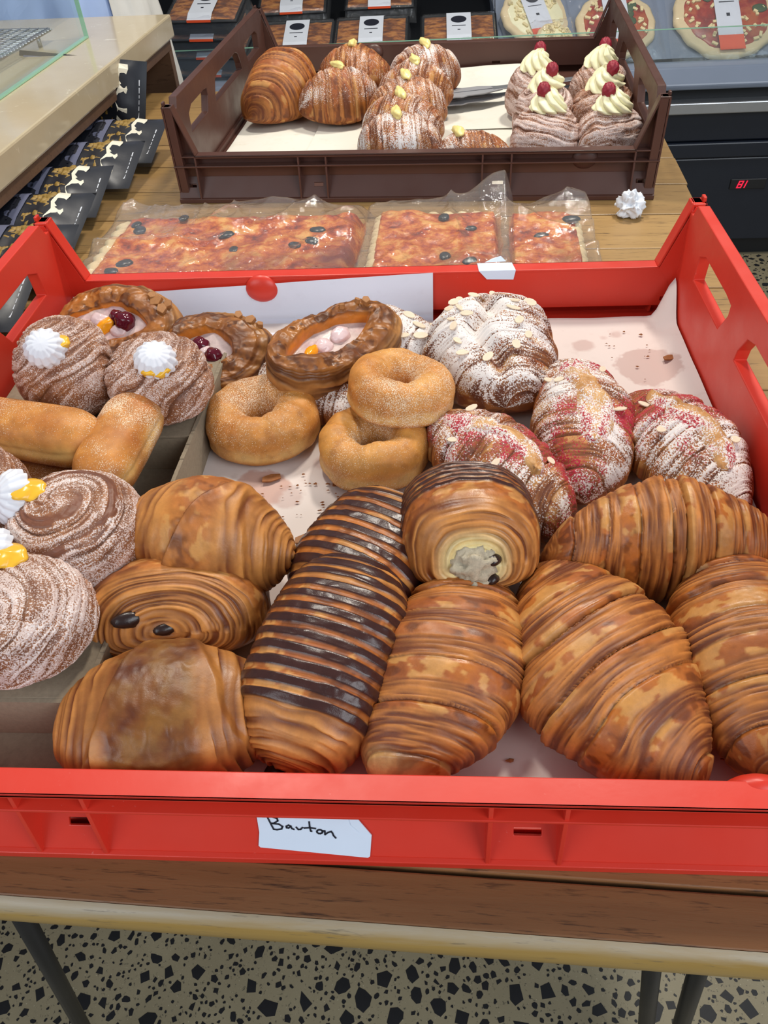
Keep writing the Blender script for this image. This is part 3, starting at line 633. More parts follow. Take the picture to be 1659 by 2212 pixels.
# ------------------------------------------------------------------ stacking crates
CW, CD, CH, CP = 0.706, 0.618, 0.067, 0.134
def crate(name, label, loc, yaw, mat):
    t = thing(name, label, 'crate', loc, (0, 0, yaw))
    def box_i(x0, x1, y0, y1, z0, z1): return MB().box(x0, x1, y0, y1, z0, z1)
    # floor tray with a grid of shallow ribs underneath
    b = MB().box(0.008, CW-0.008, 0.012, CD-0.012, 0.0065, 0.0100)
    b.box(0.004, CW-0.004, 0.002, 0.016, 0.0, 0.0066); b.box(0.004, CW-0.004, CD-0.016, CD-0.002, 0.0, 0.0066)
    b.box(0.004, 0.016, 0.016, CD-0.016, 0.0, 0.0066); b.box(CW-0.016, CW-0.004, 0.016, CD-0.016, 0.0, 0.0066)
    b.obj('base_panel', mat, t, bevel=0.0008)
    ribs = [0.0345, 0.190, 0.231, 0.459, 0.500, CW-0.0345]
    slots = [(0.209, 0.223), (0.474, 0.490), (0.012, 0.027), (CW-0.027, CW-0.012)]
    for front in (True, False):
        Y = (lambda y: y) if front else (lambda y: CD-y)
        def bx(m, x0, x1, y0, y1, z0, z1): a, c = sorted((Y(y0), Y(y1))); return m.box(x0, x1, a, c, z0, z1)
        m = MB()
        # one wall plate: low in the middle, rising into the two corner posts, pierced by slots
        o = [(0.004, 0.021), (CW-0.004, 0.021), (CW-0.002, CP-0.003), (CW-0.011, CP-0.003), (CW-0.0345, CH-0.001), (0.0345, CH-0.001), (0.011, CP-0.003), (0.002, CP-0.003)]
        hs = [[(a, 0.0265), (b_, 0.0265), (b_, 0.0315), (a, 0.0315)] for a, b_ in slots]
        m.prism(o, hs, 'y', Y(0.0135), Y(0.0165))
        w = m.obj('front_wall' if front else 'back_wall', mat, t, bevel=0.0006)
        m = MB(); bx(m, 0.0345, CW-0.0345, 0.0, 0.0168, CH-0.003, CH); bx(m, 0.0345, CW-0.0345, 0.0, 0.0022, CH-0.0040, CH)
        for s in (0, 1):
            X = (lambda x: x) if not s else (lambda x: CW-x)
            # sloping flange that joins the rim to the top of the post
            p0, p1 = (X(0.0345), CH), (X(0.0115), CP); nx = 0.0026 if not s else -0.0026
            m.prism([p0, (p0[0]+nx, CH), (p1[0]+nx, CP), p1], [], 'y', Y(0.0), Y(0.0168))
            xs = sorted((X(0.0), X(0.0028))); bx(m, xs[0], xs[1], 0.0, 0.0168, 0.0, CP)
            xs = sorted((X(0.0), X(0.0125))); bx(m, xs[0], xs[1], 0.0, 0.0168, CP-0.003, CP)
            xs = sorted((X(0.0005), X(0.0040))); bx(m, xs[0], xs[1], 0.004, 0.0125, CP, CP+0.005)
        m.obj('rim', mat, w, bevel=0.0008)
        m = MB(); bx(m, 0.0, CW, -0.0022, 0.0138, 0.0505, 0.0527); bx(m, 0.0, 0.0345, 0.0005, 0.0138, CH-0.003, CH-0.001); bx(m, CW-0.0345, CW, 0.0005, 0.0138, CH-0.003, CH-0.001)
        m.obj('stiffening_flange', mat, w, bevel=0.0005)
        for x in ribs:
            r = MB(); a = [(-0.0068, 0.0055), (0.0100, 0.010), (0.0138, 0.034), (0.0138, CH-0.003), (0.0006, CH-0.003)]
            r.prism([(Y(q), z) for q, z in a], [], 'x', x-0.0013, x+0.0013); r.obj('rib', mat, w, bevel=0.0004)
        # sloping skirt at the foot of the wall
        r = MB(); r.prism([(Y(-0.0075), 0.0), (Y(0.0120), 0.0), (Y(-0.0040), 0.0068), (Y(-0.0075), 0.0060)], [], 'x', 0.0, CW)
        q = MB().prism([(0, 0), (CW, 0), (CW, 1), (0, 1)], [[(a, 0.50), (b_, 0.50), (b_, 0.66), (a, 0.66)] for a, b_ in slots], 'z', 0.0, 0.0022)
        q.v = [(x, Y(-0.0045+0.0178*s_+0.83*k_), 0.0068+0.0262*s_-0.55*k_) for x, s_, k_ in q.v]
        r.add(q.v, q.f); r.obj('sloping_skirt', mat, w, bevel=0.0005)
        # round-nosed stacking tab inside the wall
        tx = 0.604 if front else 0.236
        link('stacking_tab', blob(0.0190, 1, 0, (1, 0.5, 0.85), 16), mat, w, (tx, Y(0.0160), CH-0.0145))
    holes_y = [[(0.070, 0.079), (0.163, 0.079), (0.177, 0.100), (0.177, 0.110), (0.160, 0.112), (0.090, 0.112), (0.072, 0.104)],
               [(0.216, 0.079), (0.402, 0.079), (0.400, 0.090), (0.388, 0.108), (0.372, 0.113), (0.246, 0.113), (0.230, 0.108), (0.218, 0.090)],
               [(CD-0.163, 0.079), (CD-0.070, 0.079), (CD-0.072, 0.104), (CD-0.090, 0.112), (CD-0.160, 0.112), (CD-0.177, 0.110), (CD-0.177, 0.100)]]
    out = [(0.0, 0.0), (CD, 0.0), (CD, CP), (CD-0.013, CP), (CD-0.016, 0.126), (CD-0.025, 0.126), (CD-0.033, 0.139), (0.033, 0.139), (0.025, 0.126), (0.016, 0.126), (0.013, CP), (0.0, CP)]
    for s in (0, 1):
        X = (lambda x: x) if not s else (lambda x: CW-x)
        w = MB().prism(out, holes_y, 'x', X(0.0032), X(0.0150)).obj('side_wall', mat, t, bevel=0.0012)
        lo = MB().prism([(0.02, 0.010), (CD-0.02, 0.010), (CD-0.02, 0.018), (0.02, 0.018)], [], 'x', X(0.0150), X(0.0215))
        lo.obj('inner_ledge', mat, w, bevel=0.001)
    return t
red = crate('pastry_crate', 'bright red plastic crate at the front holding most of the pastries', (0, 0, 0), 0, M_RED)
BYAW = -0.0547; BX, BY = 0.39345, 0.96396
def bl(x, y, z=0.0):                                 # brown crate frame -> table frame
    x -= CW/2; return (BX+cos(BYAW)*x-sin(BYAW)*y, BY+sin(BYAW)*x+cos(BYAW)*y, z)
brown = crate('pastry_crate', 'dark brown plastic crate at the back with cream pastries and tongs', bl(0, 0), BYAW, M_BROWN)

# handwritten sticker on the front of the red crate
lab = thing('sticker_label', 'white sticker handwritten Barton on the front of the red crate', 'label', (0.3235, -0.0047, 0.0063), (radians(-34.2), 0, 0))
pts = [(0.0, 0.0270), (0.0585, 0.0270), (0.0680, 0.0150), (0.0668, 0.0012), (0.0655, 0.0002), (0.0016, 0.0052), (0.0005, 0.0062), (0.0013, 0.0150)]
MB().prism(pts, [], 'y', -0.0010, -0.0006).obj('backing', M_LABEL, lab)
MB().prism([(0.0585, 0.0272), (0.0680, 0.0150), (0.0610, 0.0168), (0.0560, 0.0215), (0.0545, 0.0270)], [], 'y', -0.0015, -0.0011).obj('folded_corner', M_LABEL, lab)
def strokes(lines, name, mat, parent, k, w, f):
    mb = MB()
    for ln in lines:
        for (a, b) in zip(ln[:-1], ln[1:]):
            d = Vector((b[0]-a[0], b[1]-a[1])); 
            if d.length < 1e-6: continue
            d.normalize(); nrm = Vector((-d[1], d[0]))*w/2; e = d*w*0.35
            q = [(a[0]*k-e[0]+nrm[0], a[1]*k-e[1]+nrm[1]), (b[0]*k+e[0]+nrm[0], b[1]*k+e[1]+nrm[1]), (b[0]*k+e[0]-nrm[0], b[1]*k+e[1]-nrm[1]), (a[0]*k-e[0]-nrm[0], a[1]*k-e[1]-nrm[1])]
            mb.add([f(*p) for p in q], [(0, 1, 2, 3)])
    return mb.obj(name, mat, parent)
def arc(cx, cy, rx, ry, a0, a1, n=9): return [(cx+rx*cos(radians(a0+(a1-a0)*i/n)), cy+ry*sin(radians(a0+(a1-a0)*i/n))) for i in range(n+1)]
word = [[(0, 10), (3.2, 2.4)], [(0, 10), (2.5, 9.9), (5.2, 9.0), (5.6, 7.6), (3.6, 6.1), (2.2, 5.9)], [(2.2, 5.9), (6.0, 5.6), (8.0, 4.2), (7.4, 2.7), (5.0, 2.2), (3.2, 2.4)],
        [(12.4, 4.5), (11.2, 5.1), (10.0, 4.4), (10.1, 3.5), (11.2, 3.4), (12.4, 4.4), (12.9, 3.1), (14.0, 2.6)], [(15.2, 4.0), (16.3, 2.6), (17.5, 2.7), (18.6, 3.9)],
        [(22.2, 7.4), (22.4, 4.5), (22.9, 1.8), (23.4, 1.7)], [(19.4, 3.6), (22.5, 3.9), (25.4, 3.4)], arc(27.6, 1.6, 1.5, 1.2, 100, 460, 10), [(29.0, 2.0), (30.3, 2.1), (30.4, -0.2)], [(30.4, 0.0), (32.0, 1.2), (33.7, 1.9), (34.3, 1.0), (34.9, -0.6), (36.0, -2.0)]]
strokes(word, 'handwriting', M_INK, lab, 0.00112, 0.00105, lambda x, y: (0.0065+x, -0.00130, 0.0148+y*0.95))
tape = thing('torn_label', 'torn white label scrap stuck on the back rim of the red crate', 'label', (0.497, CD, CH))
MB().add([(-0.020, 0.0006, 0.0006), (0.018, 0.0006, 0.0006), (0.021, -0.0175, 0.0006), (0.019, -0.0182, -0.010), (-0.010, -0.0182, -0.009), (-0.019, -0.0175, 0.0006)],
         [(0, 1, 2, 5), (5, 2, 3, 4)]).add([(-0.012, 0.001, 0.0012), (0.012, 0.002, 0.0014), (0.006, 0.006, 0.006), (-0.003, 0.005, 0.004)], [(0, 1, 2, 3)]).obj('scrap', M_LABEL, tape)

# ------------------------------------------------------------------ paper liners and cardboard
def sheet(name, label, fn, nx, ny, mat, cat='paper', group=None, loc=(0, 0, 0)):
    u, v = np.meshgrid(np.linspace(0, 1, nx), np.linspace(0, 1, ny)); P = fn(u, v)
    return tag(link(name, grid(name, P, wrap=False), mat, None, loc), label, cat, group)
def wav(x, y, k=1.0, s=5): return 0.0008*k*fbm(np.stack([x, y, 0*x], -1), 14, 3, s)
def liner(u, v):
    x = 0.190+u*0.501; y = 0.018+v*0.578
    cx = sm(0.665, 0.692, x); cy = sm(0.555, 0.596, y)
    z = 0.0125 + wav(x, y) + 0.010*cx*sm(0.05, 0.3, v) + 0.030*cx**1.5*cy + 0.004*sm(.93, 1.0, v)
    return np.stack([x-0.002*cx, y-0.010*cy*(1-cx), z], -1)
sheet('paper_liner', 'stained greaseproof paper lining the floor of the red crate', liner, 90, 110, M_PAPER)
def back_sheet(u, v):
    x = 0.016+u*0.412; L = v*0.135; y = np.where(L < 0.08, 0.520+L, 0.599); z = np.where(L < 0.08, 0.0145, 0.0145+(L-0.08)*(0.62+0.35*u))
    b = np.exp(-((L-0.08)/0.012)**2); return np.stack([x, y-0.005*b, z+0.004*b+wav(x, y, .5, 9)], -1)
sheet('paper_sheet', 'clean white paper standing up against the back wall of the red crate', back_sheet, 60, 60, M_PAPER2)
def bpaper(x0, x1, y0, y1, z0, seed, lift=0.012, rise=0.0):
    def f(u, v):
        x = x0+u*(x1-x0); y = y0+v*(y1-y0); w = fbm(np.stack([x, y, 0*x], -1), 9, 2, seed)
        z = z0 + 0.0012*(1+w) + lift*np.clip(w, 0, 1)*0.3 + rise*sm(.8, 1, v)
        c, s = cos(BYAW), sin(BYAW); a = x-CW/2
        return np.stack([BX+c*a-s*y, BY+s*a+c*y, z], -1)
    return f
sheet('paper_liner', 'cream paper under the plain croissant at the left of the brown crate', bpaper(0.028, 0.27, 0.10, 0.58, 0.0105, 3), 40, 60, M_PAPER3)
sheet('paper_sheet', 'folded cream paper in front of the two custard croissants in the brown crate', bpaper(0.17, 0.36, 0.06, 0.34, 0.0135, 12, 0.03), 50, 60, M_PAPER3)
sheet('paper_liner', 'cream paper under the tongs in the middle of the brown crate', bpaper(0.34, 0.56, 0.26, 0.59, 0.0125, 7, 0.02, 0.010), 50, 60, M_PAPER3)
sheet('paper_liner', 'cream paper in front of the tongs in the brown crate', bpaper(0.34, 0.68, 0.025, 0.30, 0.0110, 15, 0.014), 50, 60, M_PAPER3)

cb = thing('cardboard_tray', 'grey corrugated cardboard riser under the sugar buns in the red crate', 'cardboard', (0, 0, 0))
PZ = 0.054
MB().box(0.022, 0.208, 0.070, 0.243, PZ-0.003, PZ).obj('raised_panel', M_CARD, cb, bevel=0.0006)
MB().box(0.022, 0.218, 0.335, 0.470, PZ-0.003, PZ).obj('raised_panel', M_CARD, cb, bevel=0.0006)
MB().box(0.022, 0.206, 0.067, 0.070, 0.016, PZ).obj('front_flap', M_CARD, cb)
MB().box(0.022, 0.214, 0.335, 0.338, 0.016, PZ-0.003).box(0.022, 0.206, 0.240, 0.243, 0.016, PZ-0.003).obj('drop_panel', M_CARD, cb)
MB().box(0.022, 0.218, 0.022, 0.470, 0.0128, 0.0158).obj('floor_panel', M_CARD, cb)
def side_card():
    mb = MB(); n = 90
    ys = [0.026+0.444*i/n for i in range(n+1)]; xo = lambda y: 0.2055+0.014*(y-0.07)/0.4
    def top(y): return PZ+0.001 if 0.068 < y else 0.018+(PZ-0.018)*max(0, (y-0.022)/0.046)
    for i in range(n):
        y0, y1 = ys[i], ys[i+1]
        v = []
        for y in (y0, y1):
            j = 0.0005*rnd.random()
            v += [(xo(y), y, 0.0158), (xo(y)+0.0034, y, 0.0158), (xo(y)+0.0034, y, top(y)+j), (xo(y), y, top(y)+j)]
        mb.add(v, [(1, 5, 6, 2), (0, 3, 7, 4), (3, 2, 6, 7)])
    return mb.obj('side_wall', M_CARD, cb)
side_card()

# ------------------------------------------------------------------ stone counter on a walnut cabinet, left
counter = thing('shop_counter', 'beige stone counter on a walnut cabinet at the upper left', 'counter', (-0.152, 0.865, -TZ), (0, 0, -0.048))
Z = TZ
MB().box(-0.66, 0.0, -0.95, 0.790, Z+0.079, Z+0.120).obj('stone_top', M_STONE, counter, bevel=0.0035)
MB().box(-0.62, -0.006, -0.93, 0.772, Z+0.060, Z+0.0788).obj('top_rail', M_WALNUT, counter, bevel=0.001)
MB().box(-0.62, -0.006, 0.752, 0.772, 0.0, Z+0.0598).obj('end_panel', M_WALNUT, counter, bevel=0.001)
MB().box(-0.33, -0.315, -0.93, 0.752, 0.0, Z+0.0598).obj('back_panel', M_WALNUT, counter)
g = thing('sneeze_guard', 'clear glass guard pane standing upright along the stone counter', 'glass guard', (-0.236, 1.482, 0.1205), (0, 0, -0.048))
MB().box(-0.004, 0.004, -1.25, 0.0, 0.0, 0.34).obj('pane', M_GLASS, g)
MB().box(-0.0043, 0.0043, -1.25, 0.0003, 0.0, 0.0025).box(-0.0043, 0.0043, -0.0004, 0.0006, 0.0, 0.34).obj('polished_edge', M_GLASSEDGE, g)
rk = thing('wire_rack', 'silver wire cooling rack on the stone counter behind the glass', 'rack', (-0.292, 1.475, 0.1205), (0, 0, -0.09))
MB().tube([(-0.006, -0.006, 0.018), (-0.26, 0.0, 0.018), (-0.26, -0.52, 0.018), (0.0, -0.52, 0.018)], 0.0032, 8, True).obj('rim_wire', M_STEEL, rk)
mb = MB()
for i in range(46): mb.tube([(-0.26, -0.008-0.0113*i, 0.019), (0.0, -0.008-0.0113*i, 0.019)], 0.0013, 5)
for i in range(14): mb.tube([(-0.01-0.018*i, -0.004, 0.0205), (-0.01-0.018*i, -0.52, 0.0205)], 0.0013, 5)
mb.obj('wire_grid', M_STEEL, rk)
for x, y in ((-0.01, -0.05), (-0.25, -0.05), (-0.01, -0.46), (-0.25, -0.46)): MB().tube([(x, y, 0.0), (x, y, 0.018)], 0.004, 8).obj('foot', M_STEEL, rk)

# ------------------------------------------------------------------ bags of gnocchi lying along the table by the counter
M_BAG = glossy('black_bag_foil', srgb(34, 36, 44), 0.38)
M_BAGPANEL = plain('lavender_grey_print', srgb(104, 108, 132), 0.45, 0.06, 30, 0.05)
M_BAND = plain('cream_print', srgb(226, 220, 200), 0.5, 0.04, 30, 0.05)
M_GNOC = plain('yellow_gnocchi', srgb(150, 120, 58), 0.5, 0.2, 60, 0.1)
def bag_proto(label, loc, rot, group):
    t = thing('gnocchi_bag', label, 'food bag', loc, rot, group)
    n, m = 34, 22; u, v = np.meshgrid(np.linspace(0, 1, n), np.linspace(0, 1, m))
    def surf(top):
        x = -u*0.25; y = (v-0.5)*0.115; e = np.clip(1-np.abs(2*v-1)**3, 0, 1)*sm(0.0, 0.22, u)*sm(1.0, 0.9, u)
        z = 0.017 + (0.016 if top else -0.0165)*e*(0.9+0.25*fbm(np.stack([x, y, 0*x], -1), 30, 2, 4))
        return np.stack([x, y, z], -1)
    T, Bm = surf(True), surf(False)
    mb = MB()
    for A, fl in ((T, False), (Bm, True)):
        vs = A.reshape(-1, 3).tolist(); fs = [(i*n+j, i*n+j+1, (i+1)*n+j+1, (i+1)*n+j) for i in range(m-1) for j in range(n-1)]
        mb.add(vs, fs, True)
    mb.obj('foil_body', M_BAG, t)
    def zt(x, y):
        i = int(np.clip(-x/0.25*(n-1), 0, n-1)); j = int(np.clip((y/0.115+0.5)*(m-1), 0, m-1)); return float(T[j, i, 2])
    def patch(name, pts, mat, k=0.0012):
        p2 = [(x, y, zt(x, y)+k) for x, y in pts]; mb = MB()
        h = len(p2)//2; mb.add(p2, [(i, i+1, len(p2)-2-i, len(p2)-1-i) for i in range(h-1)]); return mb.obj(name, mat, t)
    ys = [(-0.5+i/12)*0.098 for i in range(13)]
    zz = lambda y: 0.012*abs(((y+0.06)/0.034) % 1-0.5)-0.003
    for a, b, nm, mt in ((-0.034, -0.050, 'zigzag_band', M_BAND), (-0.092, -0.238, 'printed_panel', M_BAGPANEL)):
        f1 = [(a+(zz(y) if nm[0] == 'z' else 0), y) for y in ys]; f2 = [(b+(zz(y) if nm[0] == 'z' else 0), y) for y in reversed(ys)]
        patch(nm, f1+f2, mt)
    patch('side_stripe', [(-0.05-0.0185*i, -0.0525) for i in range(11)]+[(-0.05-0.0185*i, -0.0475) for i in range(10, -1, -1)], M_BAND, 0.002)
    r = random.Random(5); w = MB()
    for _ in range(46):
        x, y = -r.uniform(0.058, 0.088), r.uniform(-0.043, 0.045); z = zt(x, y)-0.0060; a = r.random()*3; q = []
        for i in range(4):
            for k in range(8):
                ph = pi*(i+0.5)/4; q.append((0.0105*cos(ph), 0.0068*sin(ph)*cos(k*pi/4), 0.0068*sin(ph)*sin(k*pi/4)))
        q = [(x+p[0]*cos(a)-p[1]*sin(a), y+p[0]*sin(a)+p[1]*cos(a), z+p[2]) for p in q]
        w.add(q, [(i*8+k, i*8+(k+1) % 8, i*8+8+(k+1) % 8, i*8+8+k) for i in range(3) for k in range(8)] + [tuple(range(8)), tuple(range(24, 32))], True)
    stuff(w.obj('gnocchi', M_GNOC, t))
    tx = MB()
    for i in range(6):
        x = -0.104-0.012*i; y0 = -0.036
        while y0 < 0.036:
            l = r.uniform(0.004, 0.013); z = zt(x, y0)+0.0022; tx.add([(x, y0, z), (x, y0+l, z), (x-0.003, y0+l, z), (x-0.003, y0, z)], [(0, 1, 2, 3)]); y0 += l+0.003
    tx.obj('small_print', M_INK, t)
    tx = MB()
    for i in range(2):
        x = -0.012-0.010*i; y0 = -0.036
        while y0 < 0.02:
            l = r.uniform(0.004, 0.010); z = zt(x, y0)+0.0012; tx.add([(x, y0, z), (x, y0+l, z), (x-0.005, y0+l, z), (x-0.005, y0, z)], [(0, 1, 2, 3)]); y0 += l+0.003
    tx.obj('white_lettering', M_WHITE, t)
    return t
bags = [('black gnocchi bag nearest the red crate, lying beside its left side', (-0.055, 0.62, 0.0)), ('black gnocchi bag just behind the red crate corner post', (-0.045, 0.725, 0.0)),
        ('black gnocchi bag beside the left end of the plastic-wrapped pizza slab', (-0.055, 0.83, 0.0)), ('black gnocchi bag between the wrapped slab and the brown crate corner', (-0.060, 0.935, 0.0)),
        ('black gnocchi bag second from the far end, next to the brown crate corner', (-0.040, 1.04, 0.0)), ('black gnocchi bag beside the left side of the brown crate', (-0.030, 1.145, 0.0))]
b0 = None
for lb, (x, y, z) in bags:
    rot = (radians(17), radians(-1), radians(-4+rnd.uniform(-2, 2)))
    if b0 is None: b0 = bag_proto(lb, (x, y+0.02, z+0.0165), rot, 'gnocchi bags along the counter')
    else: copy_tree(b0, (x, y+0.02, z+0.0165), rot, lb)
copy_tree(b0, (-0.085, 1.32, 0.052), (radians(62), radians(4), radians(-10)), 'black gnocchi bag standing upright under the far end of the counter')['group'] = 'gnocchi bags along the counter'

# ------------------------------------------------------------------ chilled display at the back
FY = 2.327
fr = thing('display_fridge', 'navy open display fridge with steel strip and red temperature readout', 'fridge', (0.7, FY, -TZ))
F = lambda z: z+TZ
MB().box(-1.9, 1.7, 0.0, 0.95, 0.06, F(-0.455)).obj('lower_panel', M_NAVY, fr, bevel=0.004)
MB().box(-1.9, 1.7, 0.03, 0.9, 0.0, 0.06).obj('kick_plate', M_DARK, fr)
MB().box(-1.9, 1.7, -0.008, 0.95, F(-0.452), F(-0.407)).obj('seam_rail', M_NAVY, fr, bevel=0.004)
MB().box(-1.9, 1.7, 0.004, 0.95, F(-0.405), F(-0.322)).obj('upper_panel', M_NAVY, fr, bevel=0.004)
MB().box(-1.9, 1.7, -0.020, 0.05, F(-0.320), F(-0.289)).obj('steel_strip', M_STEEL, fr, bevel=0.003)
MB().box(-1.9, 1.7, 0.02, 0.95, F(-0.322), F(-0.250)).obj('shadow_gap', M_DARK, fr)
MB().prism([(-0.025, F(-0.252)), (-0.028, F(-0.238)), (0.0, F(-0.198)), (0.045, F(-0.192)), (0.045, F(-0.252))], [], 'x', -1.9, 1.7).obj('bumper_rim', M_GREYRIM, fr, bevel=0.004)
MB().prism([(0.045, F(-0.25)), (0.045, F(-0.200)), (0.95, F(-0.06)), (0.95, F(-0.25))], [], 'x', -1.9, 1.7).obj('sloping_deck', M_DARK, fr)
MB().box(-1.9, 1.7, 0.95, 1.0, 0.0, F(0.9)).obj('back_wall', M_DARK, fr)
MB().box(-1.9, 1.7, 0.55, 0.95, F(0.27), F(0.29)).obj('upper_shelf', M_DARK, fr)
MB().box(-1.9, 1.7, 0.030, 0.036, F(-0.195), F(-0.108)).obj('front_glass', M_GLASS, fr)
MB().box(-1.9, 1.7, 0.0295, 0.0365, F(-0.108), F(-0.1065)).obj('glass_edge', M_GLASSEDGE, fr)
dp = MB().box(0.665, 0.775, -0.004, 0.004, F(-0.552), F(-0.520)).obj('readout_window', M_BLACK, fr, bevel=0.002)
def seg(ch, x0, z0, w, h):
    S7 = {'8': 'abcdefg', '1': 'bc'}[ch]; k = 0.18*h; mb = MB(); sk = lambda x, z: (x+0.25*(z-z0), z)
    L = {'a': ((0, h), (w, h)), 'b': ((w, h), (w, h/2)), 'c': ((w, h/2), (w, 0)), 'd': ((0, 0), (w, 0)), 'e': ((0, 0), (0, h/2)), 'f': ((0, h/2), (0, h)), 'g': ((0, h/2), (w, h/2))}
    for c in S7:
        (a, b), (c2, d) = L[c]; q = k/2
        x1, x2 = sorted((a, c2)); z1, z2 = sorted((b, d)); p = [sk(x0+x1-q, z0+z1-q), sk(x0+x2+q, z0+z1-q), sk(x0+x2+q, z0+z2+q), sk(x0+x1-q, z0+z2+q)]
        mb.prism(p, [], 'y', -0.0065, -0.005)
    mb.obj('red_digit', M_LED, dp)
seg('8', 0.687, F(-0.5455), 0.012, 0.019); seg('1', 0.700, F(-0.5455), 0.010, 0.019)

MB().prism([(0.073, F(-0.200)), (0.313, F(-0.036)), (0.330, F(-0.100)), (0.345, F(-0.103)), (0.60, F(0.066)), (0.62, F(-0.12)), (0.60, F(-0.24)), (0.10, F(-0.24))], [], 'x', -0.08, 1.0).obj('display_wedge', M_GREYRIM, fr)
def slant(y): return -0.200+(y-FY-0.045)*0.1547            # height of the sloping deck
M_LASAGNE = None
def lasagne_mat():
    m, nt, out = new_mat('browned_lasagne'); v = obcoord(nt, (1, 2.2, 1)); n = noise(nt, v, 26, 5, 0.65)
    c = ramp(nt, n, [(0.3, s4(66, 34, 20)), (0.45, s4(128, 70, 32)), (0.56, s4(186, 116, 50)), (0.72, s4(214, 160, 84))])
    finish(nt, out, c, 0.3, n, 0.3, 0.003); return m
M_LASAGNE = lasagne_mat()
def tray_proto(label, loc, rot, group):
    t = thing('ready_meal_tray', label, 'food tray', loc, rot, group); L, Wd, H = 0.215, 0.15, 0.042
    mb = MB(); k = 0.012
    v = [(-L/2+k, -Wd/2+k, 0), (L/2-k, -Wd/2+k, 0), (L/2-k, Wd/2-k, 0), (-L/2+k, Wd/2-k, 0), (-L/2, -Wd/2, H), (L/2, -Wd/2, H), (L/2, Wd/2, H), (-L/2, Wd/2, H)]
    mb.add(v, [(0, 3, 2, 1), (0, 1, 5, 4), (1, 2, 6, 5), (2, 3, 7, 6), (3, 0, 4, 7), (4, 5, 6, 7)])
    mb.prism([(-L/2-0.006, -Wd/2-0.006), (L/2+0.006, -Wd/2-0.006), (L/2+0.006, Wd/2+0.006), (-L/2-0.006, Wd/2+0.006)], [], 'z', H-0.002, H); mb.obj('tray_body', M_DARK, t, bevel=0.002)
    u, w = np.meshgrid(np.linspace(-1, 1, 26), np.linspace(-1, 1, 20)); z = H+0.001+0.004*(1-u**6)*(1-w**6)+0.0015*fbm(np.stack([u, w, 0*u], -1), 4, 3, 3)
    link('lasagne', grid('lasagne', np.stack([u*(L/2-.006), w*(Wd/2-.006), z], -1), wrap=False), M_LASAGNE, t)
    z = H+0.008+0.004*np.abs(fbm(np.stack([u, w, 0*u], -1), 3, 3, 8)); e = sm(.86, 1, np.maximum(np.abs(u), np.abs(w))); z = z-e*0.055*sm(.9, 1, np.maximum(np.abs(u), np.abs(w)))
    link('wrapping_film', grid('film', np.stack([u*(L/2+.009), w*(Wd/2+.009), z], -1), wrap=False), M_TRAYFILM, t)
    MB().add([(-0.036, Wd/2-0.01, H+0.0135), (0.036, Wd/2-0.01, H+0.0135), (0.036, -Wd/2+0.020, H+0.0135), (-0.036, -Wd/2+0.020, H+0.0135), (0.036, -Wd/2-0.006, H+0.006), (-0.036, -Wd/2-0.006, H+0.006)], [(3, 2, 1, 0), (5, 4, 2, 3)]).obj('label_sleeve', M_WHITE, t)
    MB().add([(-0.036, -Wd/2-0.0068, H+0.007), (0.036, -Wd/2-0.0068, H+0.007), (0.036, -Wd/2-0.0085, H+0.001), (-0.036, -Wd/2-0.0085, H+0.001)], [(0, 1, 2, 3)]).obj('orange_stripe', M_ORANGE, t)
    o = MB(); o.add([(0.023*cos(2*pi*i/24), 0.028+0.019*sin(2*pi*i/24), H+0.0142) for i in range(24)], [tuple(range(24))]); o.obj('oval_emblem', M_INK, t)
    MB().box(-0.02, 0.02, -0.008, -0.005, H+0.0139, H+0.0142).box(-0.004, 0.004, -0.030, -0.026, H+0.0139, H+0.0142).obj('small_print', M_INK, t)
    return t
TG = 'ready meal trays in the display fridge'
TILT = radians(15)
def tray_at(x, y, z, yaw, lb, t0=[None]):
    if t0[0] is None: t0[0] = tray_proto(lb, (x, y, z), (TILT, 0, yaw), TG); return
    copy_tree(t0[0], (x, y, z), (TILT, 0, yaw), lb)
for k, nm in enumerate(('bottom tray of the four-high ready meal stack by the counter end', 'second tray from the bottom of the stack by the counter end', 'third tray from the bottom of the stack by the counter end', 'top tray of the stack by the counter end, label and orange stripe in full view')):
    tray_at(-0.235+0.006*(k % 2), 2.46-0.012*k, slant(2.38)+0.050*k-0.004, -0.10, nm)
tray_at(0.020, 2.48, slant(2.40), 0.0, 'ready meal tray behind the left back post of the brown crate, lowest of its stack')
tray_at(0.020, 2.47, slant(2.40)+0.050, 0.0, 'ready meal tray behind the left back post of the brown crate, upper of its stack')
tray_at(-0.02, 2.72, slant(2.66)+0.055, 0.03, 'ready meal tray alone in the back row behind the brown crate left post')
tray_at(0.245, 2.48, slant(2.40), 0.0, 'ready meal tray under the orange-browned one, third from the left')
tray_at(0.245, 2.47, slant(2.40)+0.052, 0.0, 'ready meal tray with browned orange lasagne and centred label, third from the left')
tray_at(0.505, 2.47, slant(2.40), 0.0, 'ready meal tray under the rightmost labelled one, above the custard croissants')
tray_at(0.505, 2.46, slant(2.40)+0.052, 0.0, 'rightmost ready meal tray, browned top with centred label')
tray_at(0.26, 2.75, slant(2.68)+0.05, 0.0, 'ready meal tray in the back row behind the third tray')

